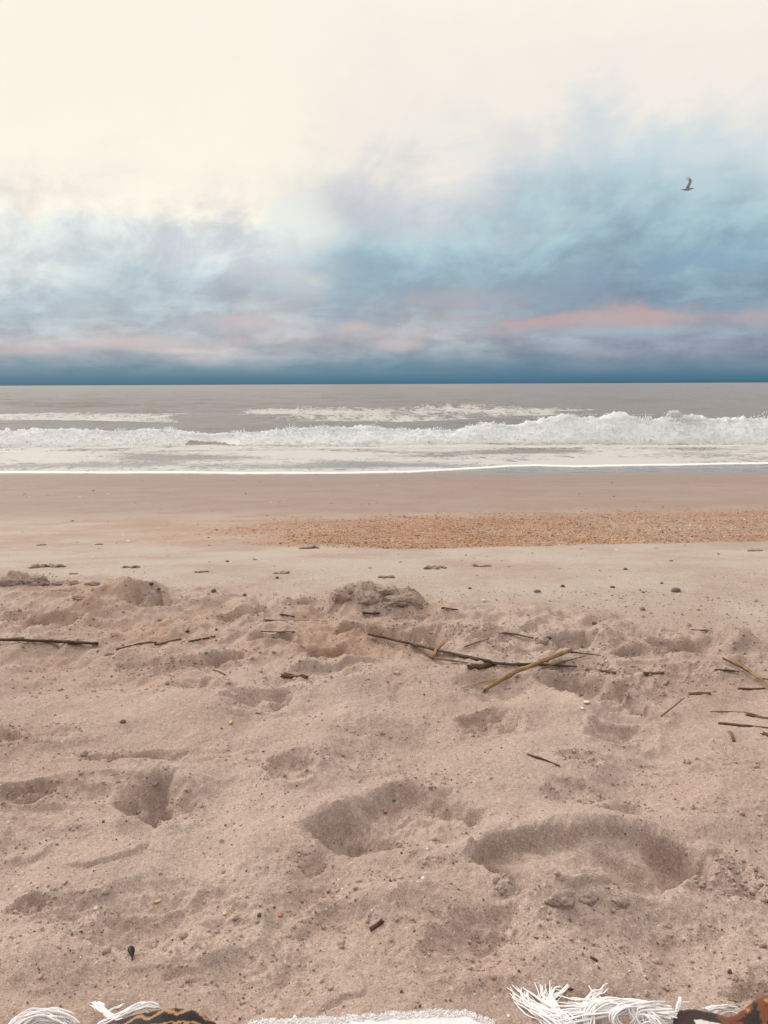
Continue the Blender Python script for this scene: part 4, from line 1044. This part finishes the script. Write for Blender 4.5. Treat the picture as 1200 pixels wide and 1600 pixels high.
def curved_shell(px, py, w, h, col, label):
    p, d = hit(px, py); a = w * d / 1200 / 2 * .85; b_ = h * d / 1200 / 2 * 1.2; col = tuple(.75 * c_ + .25 * m_ for c_, m_ in zip(col, (.34, .27, .23)))
    u = np.linspace(-1, 1, 9); vv_ = np.linspace(-1, 1, 9)
    U, V_ = np.meshgrid(u, vv_)
    taper = np.sqrt(np.clip(1 - .9 * V_ ** 2, .02, 1)) * (1 + .2 * perlin2(U * 2 + px, V_ * 2 + py, 9))
    Zc = .45 * (1 - U ** 2 * .8) * (1 - .5 * V_ ** 2) + .05 * np.sin(U * 18)
    top = np.stack([U * taper * a, V_ * b_ * (1 + .15 * perlin2(U * 3, V_ * 0 + px, 8)), Zc * a + a * .2], -1).reshape(-1, 3)
    bot = top - (0, 0, a * .22)
    f = grid_faces(9, 9); nb = 81
    rim = list(range(0, 9)) + [8 + 9 * i for i in range(1, 9)] + list(range(79, 71, -1)) + [9 * i for i in range(7, 0, -1)]
    sidef = [(rim[i], rim[i - 1], rim[i - 1] + nb, rim[i] + nb) for i in range(len(rim))]
    F = np.concatenate([f, f[:, ::-1] + nb, np.array(sidef)])
    o = mesh_np('shell_fragment', np.concatenate([top, bot]), F, M_CHIP, attrs={'col': np.tile(col, (162, 1))})
    o.location = p; o.rotation_euler = (random.uniform(-.2, .3), random.uniform(-.2, .2), random.uniform(-.5, .5))
    tag(o, label, 'shell fragment', 'broken shells on the trodden sand')
for a in [(361, 1128, 7, 13, (.62, .30, .09), 'orange shell flake standing on pale sand left of centre'), (603, 1266, 8, 16, (.50, .16, .075), 'red orange shell piece inside the rough middle footprint'),
          (247, 1408, 9, 12, (.60, .38, .17), 'tan shell flake in the speckled hollow at lower left'), (625, 1371, 9, 8, (.58, .30, .14), 'small orange shell bit below the middle footprint'),
          (438, 1430, 9, 8, (.40, .12, .05), 'small red shell chip right of the speckled hollow'), (917, 1098, 12, 8, (.78, .66, .56), 'whitish shell piece beside the right hollow'),
          (910, 1107, 6, 5, (.85, .78, .70), 'tiny white shell just below the whitish piece'), (352, 1427, 8, 10, (.64, .46, .22), 'yellowish shell sliver near the red chip'),
          (661, 1372, 6, 6, (.85, .80, .74), 'tiny white shell chip right of the orange bit'), (620, 1052, 12, 8, (.60, .27, .13), 'orange shell bits lying on the crumbly crust below the long reed'),
          (150, 1419, 8, 7, (.70, .62, .50), 'pale shell bit in the hollow at far lower left'), (1150, 1527, 7, 16, (.28, .12, .075), 'dark red splinter of shell above the rust cloth')]:
    curved_shell(*a)

def pebble(px, py, w, h, col, label, rough=.5):
    p, d = hit(px, py); a = w * d / 1200 / 2; c = h * d / 1200 / 2
    v_, f_ = ico(2); q3 = v_ * 1.3 + px
    dd = 1 + .22 * perlin3(q3[:, 0], q3[:, 1], q3[:, 2], 5)
    o = mesh_np('pebble', v_ * dd[:, None] * (a, a * .8, c * 1.1), f_, M_CHIP, attrs={'col': np.tile(col, (len(v_), 1))})
    o.location = p + np.array((0, 0, c * .35)); o.rotation_euler = (0, 0, px)
    tag(o, label, 'pebble', 'pebbles on the smooth sand')
D1, D2, D3 = (.085, .062, .052), (.14, .095, .075), (.26, .14, .09)
for a in [(1056, 924, 17, 8, D2, 'largest grey pebble on the smooth sand at right'), (1004, 953, 10, 7, D3, 'reddish brown pebble nearest the trodden sand on the right'), (879, 917, 7, 5, D1, 'round black pebble left of the flat dark one'),
          (957, 918, 9, 4, D1, 'flat dark pebble between the black and the largest pebble'), (839, 925, 12, 5, D2, 'flat grey brown pebble on smooth sand above the dark stub'), (929, 976, 9, 7, D2, 'brown pebble on the edge of the trodden sand, right'),
          (1034, 912, 5, 4, D1, 'tiny dark pebble above and left of the largest one'), (1005, 926, 6, 3, D2, 'thin dark pebble left of the largest one'), (433, 904, 6, 5, D1, 'tiny black pebble on the smooth sand left of centre'),
          (236, 913, 8, 5, D1, 'black pebble on the crest right of the sand cone'), (249, 921, 6, 4, D1, 'small black pebble below the one on the crest'), (355, 878, 6, 4, D1, 'dark dot of a pebble far left of centre on pale sand'),
          (334, 924, 9, 6, D2, 'brown sandy pebble at the berm edge left of centre'), (382, 931, 8, 6, D2, 'brown sandy pebble just right of another at the berm edge'), (977, 890, 7, 4, D1, 'dark pebble near the shell band on the right'),
          (734, 920, 6, 4, D1, 'small dark pebble right of the middle heap on smooth sand'), (192, 1129, 10, 7, D2, 'small brown lump on open sand at left'), (293, 987, 7, 5, D1, 'black pebble above the slim dark twig'), (338, 985, 6, 5, D1, 'black pebble above the tip of the slim dark twig'),
          (757, 940, 9, 6, (.6, .5, .4), 'pale shell pebble right of the crooked twig'), (405, 1432, 7, 8, D1, 'dark bead of a pebble left of the red shell chip'), (1140, 1520, 7, 10, D2, 'brown crumb above the rust cloth')]:
    pebble(*a)
def wrack(px, py, w, label):
    p0, d = hit(px, py)
    vs, fs = [], []; off = 0
    k = 9
    r = w * d / 1200 / 2
    pos = np.stack([p0[0] + np.linspace(-.75, .75, k) * r, p0[1] + rng.normal(0, .12, k) * r * 2, np.zeros(k)], -1)
    pos[:, 2] = H(pos[:, 0], pos[:, 1]) + .002
    s2 = rng.uniform(.10, .36, k) * r
    v, f = scatter(iv, if_, pos, np.stack([s2 * 1.6, s2, s2 * .55], -1), rot_rand(k, .2), .25)
    o = mesh_np('sand_clump', v - p0, f, M_CHIP, attrs={'col': np.tile((.22, .155, .12), (len(v), 1))})
    o.location = p0
    tag(o, label, 'sand clump', 'dark clumps on the smooth sand')
for a in [(75, 886, 48, 'flat brown clump on smooth sand above the left clods'), (205, 887, 28, 'thin brown smear of clumps above the sand cone'), (315, 894, 22, 'small clump right of the thin smear'), (681, 888, 36, 'loose brown clump above the right end of the middle heap'),
          (752, 885, 28, 'stacked brown clump right of the loose one'), (482, 857, 34, 'dark clump on the lower edge of the shell band'), (605, 902, 24, 'brown clump just above the middle heap'), (440, 896, 26, 'faint clump left of the middle heap'),
          (64, 852, 16, 'tiny clump far left below the damp sand'), (155, 851, 14, 'tiny clump far left of the shell band'), (1180, 861, 24, 'tiny clump at the right edge below the shell band'), (115, 897, 14, 'tiny clump above the row of left clods')]:
    wrack(*a)

# ------------------------------------------------------------------ gull
bird_c = np.array(ray(1073.5, 296)) * 27.0 + (0, 0, CAM_H)
gull = empty('flying_gull', bird_c, 'gull flying to the right with raised wings high over the sea', 'bird')
bm = bmesh.new()
def ring_loft(bm, centres, radii, sg=12, squash=None):
    rings = []
    for i, (c, r) in enumerate(zip(centres, radii)):
        sq = squash[i] if squash else (1, 1)
        rings.append([bm.verts.new((c[0], c[1] + r * sq[0] * math.cos(2 * math.pi * k / sg), c[2] + r * sq[1] * math.sin(2 * math.pi * k / sg))) for k in range(sg)])
    for a, b_ in zip(rings[:-1], rings[1:]):
        for k in range(sg): bm.faces.new((a[k], a[(k + 1) % sg], b_[(k + 1) % sg], b_[k]))
    bm.faces.new(rings[0]); bm.faces.new(rings[-1][::-1])
ring_loft(bm, [(-.215, 0, 0), (-.17, 0, .0), (-.11, 0, .0), (-.04, 0, -.004), (.03, 0, -.004), (.09, 0, .006), (.135, 0, .022), (.165, 0, .028), (.185, 0, .026), (.195, 0, .022)],
          [.018, .024, .028, .040, .045, .039, .029, .028, .022, .012], squash=[(2.4, .35), (1.8, .45), (1.1, .8), (1, .95), (1, 1), (1, 1), (.95, 1), (.9, 1), (.9, 1), (.9, .9)])
def wing(bm, side):
    # root, elbow (forward), wrist, tip (swept back); raised on the upstroke
    st = [((.075, .02, .02), .15, .034), ((.105, .04, .11), .135, .032), ((.145, .06, .215), .115, .03), ((.150, .07, .27), .095, .026), ((.095, .085, .335), .075, .022), ((.015, .095, .385), .055, .018), ((-.04, .10, .40), .03, .014)]
    rg = []
    for (le, ch, th_) in st:
        x, y_, z = le; y_ *= side
        pts = [(x, y_, z), (x - ch * .3, y_, z + th_ * .6), (x - ch * .7, y_, z + th_ * .4), (x - ch, y_, z), (x - ch * .7, y_, z - th_ * .25), (x - ch * .3, y_, z - th_ * .4)]
        rg.append([bm.verts.new(p_) for p_ in pts])
    for a, b_ in zip(rg[:-1], rg[1:]):
        for k in range(6): bm.faces.new((a[k], a[(k + 1) % 6], b_[(k + 1) % 6], b_[k]))
    bm.faces.new(rg[0]); bm.faces.new(rg[-1][::-1])
wing(bm, 1); wing(bm, -1)
bmesh.ops.recalc_face_normals(bm, faces=bm.faces)
me = bpy.data.meshes.new('body'); bm.to_mesh(me); bm.free()
me.materials.append(plain('gull_plumage', (.33, .325, .35, 1), .85, 14, .35))
ob = bpy.data.objects.new('body', me); COL.objects.link(ob); ob.parent = gull
rm = ob.modifiers.new('skin', 'REMESH'); rm.mode = 'VOXEL'; rm.voxel_size = .004; rm.use_smooth_shade = True
bm = bmesh.new()
ring_loft(bm, [(.188, 0, .023), (.205, 0, .020), (.225, 0, .016), (.236, 0, .010)], [.009, .008, .006, .002], 8)
me = bpy.data.meshes.new('beak'); bm.to_mesh(me); bm.free(); me.materials.append(plain('gull_beak', (.25, .17, .08, 1), .5))
ok = bpy.data.objects.new('beak', me); COL.objects.link(ok); ok.parent = gull
gull.rotation_euler = (0, R(-2), R(-8))
gull.scale = (.88, .88, .88)

# ------------------------------------------------------------------ blanket
GROUND = 0.0
def at_z(px, py, z):
    d = ray(px, py); t = (z - CAM_H) / d[2]
    return d[0] * t, d[1] * t
bl = empty('woven_blanket', (0, .45, 0), 'white blanket with patterned folds and white fringe spread on the near sand', 'blanket')
def m_cloth(name):
    m, t, p = new_mat(name)
    pos = t.new('ShaderNodeNewGeometry').outputs['Position']
    wv = t.new('ShaderNodeTexWave'); wv.inputs['Scale'].default_value = 260; wv.inputs['Distortion'].default_value = 3; t.l.new(pos, wv.inputs['Vector'])
    n = t.noise(pos, 900, 3, .6)
    g = t.math('ADD', .86, t.math('ADD', t.math('MULTIPLY', wv.outputs['Fac'], .12), t.math('MULTIPLY', n, .16)))
    t.l.new(t.mix(1.0, t.attr('col'), t.comb(g, g, g), 'MULTIPLY'), p.inputs['Base Color'])
    p.inputs['Roughness'].default_value = .9; p.inputs['Specular IOR Level'].default_value = .15
    p.inputs['Sheen Weight'].default_value = .25
    b = t.new('ShaderNodeBump'); b.inputs['Strength'].default_value = .6; b.inputs['Distance'].default_value = .0012
    t.l.new(t.math('ADD', wv.outputs['Fac'], n), b.inputs['Height']); t.l.new(b.outputs[0], p.inputs['Normal'])
    return m
M_CLOTH = m_cloth('woven_cloth')
def panel(name, edge, colf, step=.0012, label=None, wob=.002, back=-.35, seed=0):
    """edge: (px, py, height) of the silhouette of the cloth's front fold"""
    e = np.array([(*at_z(px, py, zt), zt) for px, py, zt in edge])
    n = int((e[-1, 0] - e[0, 0]) / step)
    x = np.linspace(e[0, 0], e[-1, 0], n)
    ye = np.interp(x, e[:, 0], e[:, 1]); zt = np.interp(x, e[:, 0], e[:, 2])
    kk = np.hanning(15); kk /= kk.sum()
    ye = np.convolve(np.pad(ye, 7, mode='edge'), kk, 'valid'); zt = np.convolve(np.pad(zt, 7, mode='edge'), kk, 'valid')
    ye = ye + wob * perlin2(x * 60, x * 0, 300 + seed) + wob * .5 * perlin2(x * 220, x * 0, 301 + seed)
    vb = np.concatenate([np.linspace(0, .10, 85), np.linspace(.10, 1, 40)[1:] ** 1.0 * .9])
    # distance back from the fold -> section
    rows_ = []
    vlist = np.concatenate([np.linspace(-.02, .0, 12, endpoint=False), np.linspace(0, .12, 80), np.linspace(.13, 1.1, 30)])
    P = np.zeros((len(vlist), n, 3)); UV = np.zeros((len(vlist), n, 2))
    for i, v in enumerate(vlist):
        if v < 0:      # the rolled lip going down and under
            a = (v / -.02) * 2.6
            yy_ = ye - zt * .5 + zt * .5 * np.cos(a - 1.57 + 1.57 - .0) * 1.0
            yy_ = ye - zt * .5 * (1 - np.cos(np.clip(a - .9, -1.6, 1.6)))
            zz_ = zt * (.5 + .5 * np.cos(a))
        else:
            yy_ = ye - zt * .19 - v
            zz_ = zt * np.exp(-(v / .16) ** 2) + .016 * (1 - np.exp(-(v / .16) ** 2)) + .004 * perlin2(x * 14, x * 0 + v * 14, 303 + seed)* min(1, v / .02)
        g_ = H(x, yy_)
        P[i, :, 0] = x; P[i, :, 1] = yy_; P[i, :, 2] = np.clip(g_, -.004, .012) + zz_ + .003
        UV[i, :, 0] = x - x[0]; UV[i, :, 1] = v
    c = colf(UV[..., 0], UV[..., 1]).reshape(-1, 3)
    base = np.array((0, .45, 0))
    o = mesh_np(name, P.reshape(-1, 3) - base, grid_faces(len(vlist), n)[:, ::-1], M_CLOTH, bl, attrs={'col': c})
    if label: o['label'] = label
    return P, x
def tri(u): return np.abs((u % 1) * 2 - 1)
BLACK, TANC, RUST, DKBR = np.array((.022, .014, .013)), np.array((.44, .255, .13)), np.array((.165, .050, .022)), np.array((.030, .012, .010))
def col_zig(u, v):
    q_ = v - (.012 - .1 * u)
    c = np.broadcast_to(BLACK, u.shape + (3,)).copy()
    zz_ = .0078 * (tri(u / .031 + .1) - .5)
    c[np.abs(q_ - zz_) < .0021] = TANC
    c[q_ > .0125] = TANC
    c[(q_ > .0145) & (q_ < .026) & ((u / .0125) % 1 < .5)] = BLACK
    c[q_ > .032] = BLACK
    return c
def col_white(u, v):
    return np.broadcast_to(np.array((.90, .89, .92)), u.shape + (3,)).copy()
def col_rust(u, v):
    c = np.broadcast_to(RUST, u.shape + (3,)).copy()
    n_ = perlin2((u + v * .6) * 48, (v - u * .5) * 120, 310) + .45 * perlin2(u * 150, v * 150, 311)
    rim = .0035 * perlin2(u * 40, v * 0, 312)
    c[(v > -.0035 + rim) & (u > .006) & (u < .060 - v)] = DKBR
    c[(v > .0045 + rim) & (u >= .060 - v) & (u < .085) & (n_ > -.1)] = DKBR
    c[(n_ > .16) & (u > .085) & (v > -.004)] = BLACK
    c[(n_ < -.5) & (u > .088) & (v > -.006)] = (.46, .23, .06)
    c[(v > .013) & (u > .030) & (u < .058)] = (.70, .67, .62)
    return c
panel('zigzag_panel', [(112, 1636, .004), (145, 1605, .012), (180, 1591, .025), (220, 1578, .036), (262, 1570, .044), (300, 1571, .042), (322, 1580, .034), (340, 1598, .018), (356, 1630, .004)], col_zig, .0009, 'black and tan zigzag patterned fold', seed=1)
Pw, xw = panel('white_panel', [(350, 1618, .005), (395, 1597, .007), (450, 1594, .008), (520, 1591, .009), (580, 1588, .010), (640, 1587, .010), (690, 1589, .010), (735, 1593, .008), (770, 1608, .005)], col_white, .0012, 'white woolly panel', wob=.003, seed=2)
panel('rust_panel', [(1046, 1625, .01), (1052, 1590, .022), (1060, 1574, .028), (1085, 1573, .030), (1110, 1577, .030), (1135, 1584, .030), (1150, 1583, .034), (1166, 1568, .045), (1185, 1556, .056), (1205, 1548, .064), (1240, 1540, .07), (1300, 1536, .07)], col_rust, .0010, 'rust brown patterned fold with black marks', seed=3)
# woolly fibres along the white edge
M_YARN = plain('white_yarn', (.84, .82, .83, 1), .9, 500, .25, .3)
def threads(name, curves, radius, parent, mat, seg=5, label=None):
    vs, fs = [], []; off = 0
    th = np.linspace(0, 2 * np.pi, seg, endpoint=False)
    for cv in curves:
        cv = np.asarray(cv, float); k = len(cv)
        T = np.gradient(cv, axis=0); T /= np.linalg.norm(T, axis=1)[:, None] + 1e-9
        S = np.cross(T, (.13, .21, .97)); S /= np.linalg.norm(S, axis=1)[:, None] + 1e-9; U = np.cross(S, T)
        rr = radius * np.interp(np.linspace(0, 1, k), [0, .8, 1], [1, .95, .55]) * rng.uniform(.8, 1.2)
        V = cv[:, None] + rr[:, None, None] * (np.cos(th)[None, :, None] * S[:, None] + np.sin(th)[None, :, None] * U[:, None])
        vs.append(V.reshape(-1, 3)); i = np.arange(k - 1)[:, None] * seg; j = np.arange(seg)[None]; j2 = (j + 1) % seg
        fs.append((np.stack([i + j, i + j2, i + seg + j2, i + seg + j], -1).reshape(-1, 4)) + off); off += k * seg
    o = mesh_np(name, np.concatenate(vs) - np.array((0, .45, 0)), np.concatenate(fs), mat, parent)
    if label: o['label'] = label
    return o
def bez(pts, n=16):
    p_ = np.array(pts, float); 
    t = np.linspace(0, 1, n)[:, None]
    if len(p_) == 3: return (1 - t) ** 2 * p_[0] + 2 * t * (1 - t) * p_[1] + t * t * p_[2]
    return (1 - t) ** 3 * p_[0] + 3 * t * (1 - t) ** 2 * p_[1] + 3 * t * t * (1 - t) * p_[2] + t ** 3 * p_[3]
cv = []
top = Pw[10:16].reshape(-1, 3)
for _ in range(2200):
    p_ = top[rng.integers(len(top))]; a = rng.uniform(0, 6.28); L_ = rng.uniform(.002, .0055)
    q1 = p_ + np.array((math.cos(a) * L_ * .5, abs(math.sin(a)) * L_ * .6, L_ * .35)); q2 = p_ + np.array((math.cos(a + .6) * L_, abs(math.sin(a + .6)) * L_, rng.uniform(-.1, .5) * L_))
    cv.append(bez([p_, q1, q2], 5))
fz = threads('wool_fibres', cv, .00045, bl, M_YARN, 3); fz['kind'] = 'stuff'
# fringe threads given as photo-point paths with heights
def pth(pix):
    out = []
    for px, py, z in pix:
        x_, y_ = at_z(px, py, z); out.append((x_, y_, max(z, float(H(np.array([x_]), np.array([y_]))[0]) + .002)))
    return out
def bundle(pix, n, spread, hair, radius=.0011, name='fringe_tassel', label=None, tip=1.0):
    base = np.array(pth(pix)); cs_ = []
    for k in range(n):
        o1 = rng.normal(0, spread, 3) * (1, 1, .6); o2 = np.clip(rng.normal(0, spread * hair, 3), -2 * spread * hair, 1.5 * spread * hair) * (1, .7, .45)
        t = np.linspace(0, 1, len(base))[:, None]
        p_ = base + o1 * (1 - t) + (o1 * .4 + o2) * t ** 1.3
        tt = np.linspace(0, len(base) - 1, 22)
        # smooth spline through the points
        cu = np.stack([np.interp(tt, np.arange(len(base)), p_[:, j]) for j in range(3)], -1)
        for _ in range(4): cu[1:-1] = (cu[:-2] + 2 * cu[1:-1] + cu[2:]) / 4
        cu = cu[: int(22 * rng.uniform(.8 * tip, 1))]
        cu += np.stack([perlin2(np.linspace(0, 4, len(cu)) + k * 3.3, np.full(len(cu), j + .5 + k), 320) for j in range(3)], -1) * np.array((.0034, .0034, .0018)) * min(1, float(np.linalg.norm(base[-1] - base[0])) / .07)
        cu[:, 2] = np.maximum(cu[:, 2], H(cu[:, 0], cu[:, 1]) + radius * .8)
        cs_.append(cu)
    return threads(name, cs_, radius, bl, M_YARN, 5, label)
# right-hand fringe: swept to the left, ends splayed upward
bundle([(1052, 1590, .02), (990, 1580, .022), (930, 1582, .018), (890, 1590, .014), (850, 1602, .006)], 26, .004, 2.2)
bundle([(1052, 1583, .024), (1000, 1573, .026), (950, 1567, .022), (905, 1572, .018), (870, 1570, .012)], 16, .003, 3.0)
bundle([(900, 1606, .012), (880, 1590, .014), (850, 1578, .012), (825, 1566, .008), (800, 1555, .004)], 18, .004, 2.6)
bundle([(905, 1606, .012), (880, 1588, .016), (862, 1570, .014), (850, 1558, .010), (848, 1547, .006)], 14, .004, 2.8)
bundle([(880, 1612, .010), (850, 1592, .010), (830, 1582, .008), (812, 1566, .006), (806, 1556, .004)], 14, .004, 2.4)
bundle([(860, 1575, .008), (862, 1562, .010), (875, 1554, .010), (892, 1545, .008)], 9, .0022, 1.2)
bundle([(860, 1606, .006), (862, 1570, .012), (866, 1545, .012), (876, 1548, .008), (878, 1558, .004)], 2, .001, 1.0)
bundle([(915, 1606, .008), (912, 1575, .018), (925, 1553, .022), (940, 1548, .018), (950, 1541, .016)], 4, .002, 1.6)
bundle([(945, 1610, .006), (944, 1580, .016), (938, 1556, .020), (925, 1548, .018), (917, 1537, .016)], 2, .001, 1.2)
bundle([(925, 1612, .010), (918, 1585, .018), (930, 1565, .026), (960, 1560, .028), (1005, 1571, .028)], 11, .0035, 1.0)
bundle([(985, 1615, .008), (962, 1600, .018), (958, 1580, .028), (985, 1570, .030), (1020, 1575, .028)], 14, .004, 1.0)
bundle([(1010, 1615, .008), (995, 1590, .022), (985, 1572, .030), (1010, 1568, .030), (1052, 1570, .028)], 10, .004, 1.0)
bundle([(1050, 1615, .01), (1030, 1600, .022), (1015, 1585, .026), (1000, 1592, .02), (990, 1612, .01)], 16, .005, 1.2)
bundle([(1058, 1580, .026), (1061, 1570, .03), (1062, 1562, .032), (1063, 1556, .032)], 4, .0015, 1.0)
bundle([(1056, 1574, .028), (1065, 1568, .028), (1076, 1565, .026)], 2, .001, 1.0)
bundle([(1110, 1582, .01), (1125, 1576, .012), (1140, 1574, .012), (1155, 1580, .012)], 10, .003, 1.0)
# left-hand tassels
bundle([(190, 1600, .018), (172, 1590, .018), (160, 1580, .016), (150, 1570, .012), (139, 1566, .008)], 12, .0022, 1.3)
bundle([(166, 1590, .016), (162, 1572, .018), (158, 1566, .016), (142, 1567, .01)], 3, .001, 1.0)
bundle([(168, 1592, .014), (172, 1578, .016), (186, 1571, .014), (203, 1567, .01)], 2, .0008, 1.0)
bundle([(165, 1597, .016), (195, 1583, .020), (220, 1571, .024), (238, 1569, .022), (246, 1578, .016)], 22, .0036, .9)
bundle([(20, 1612, .012), (42, 1592, .018), (68, 1584, .022), (95, 1588, .018), (115, 1606, .010)], 46, .0065, .9)
bundle([(724, 1592, .014), (738, 1588, .014), (743, 1582, .014)], 6, .0012, .8)
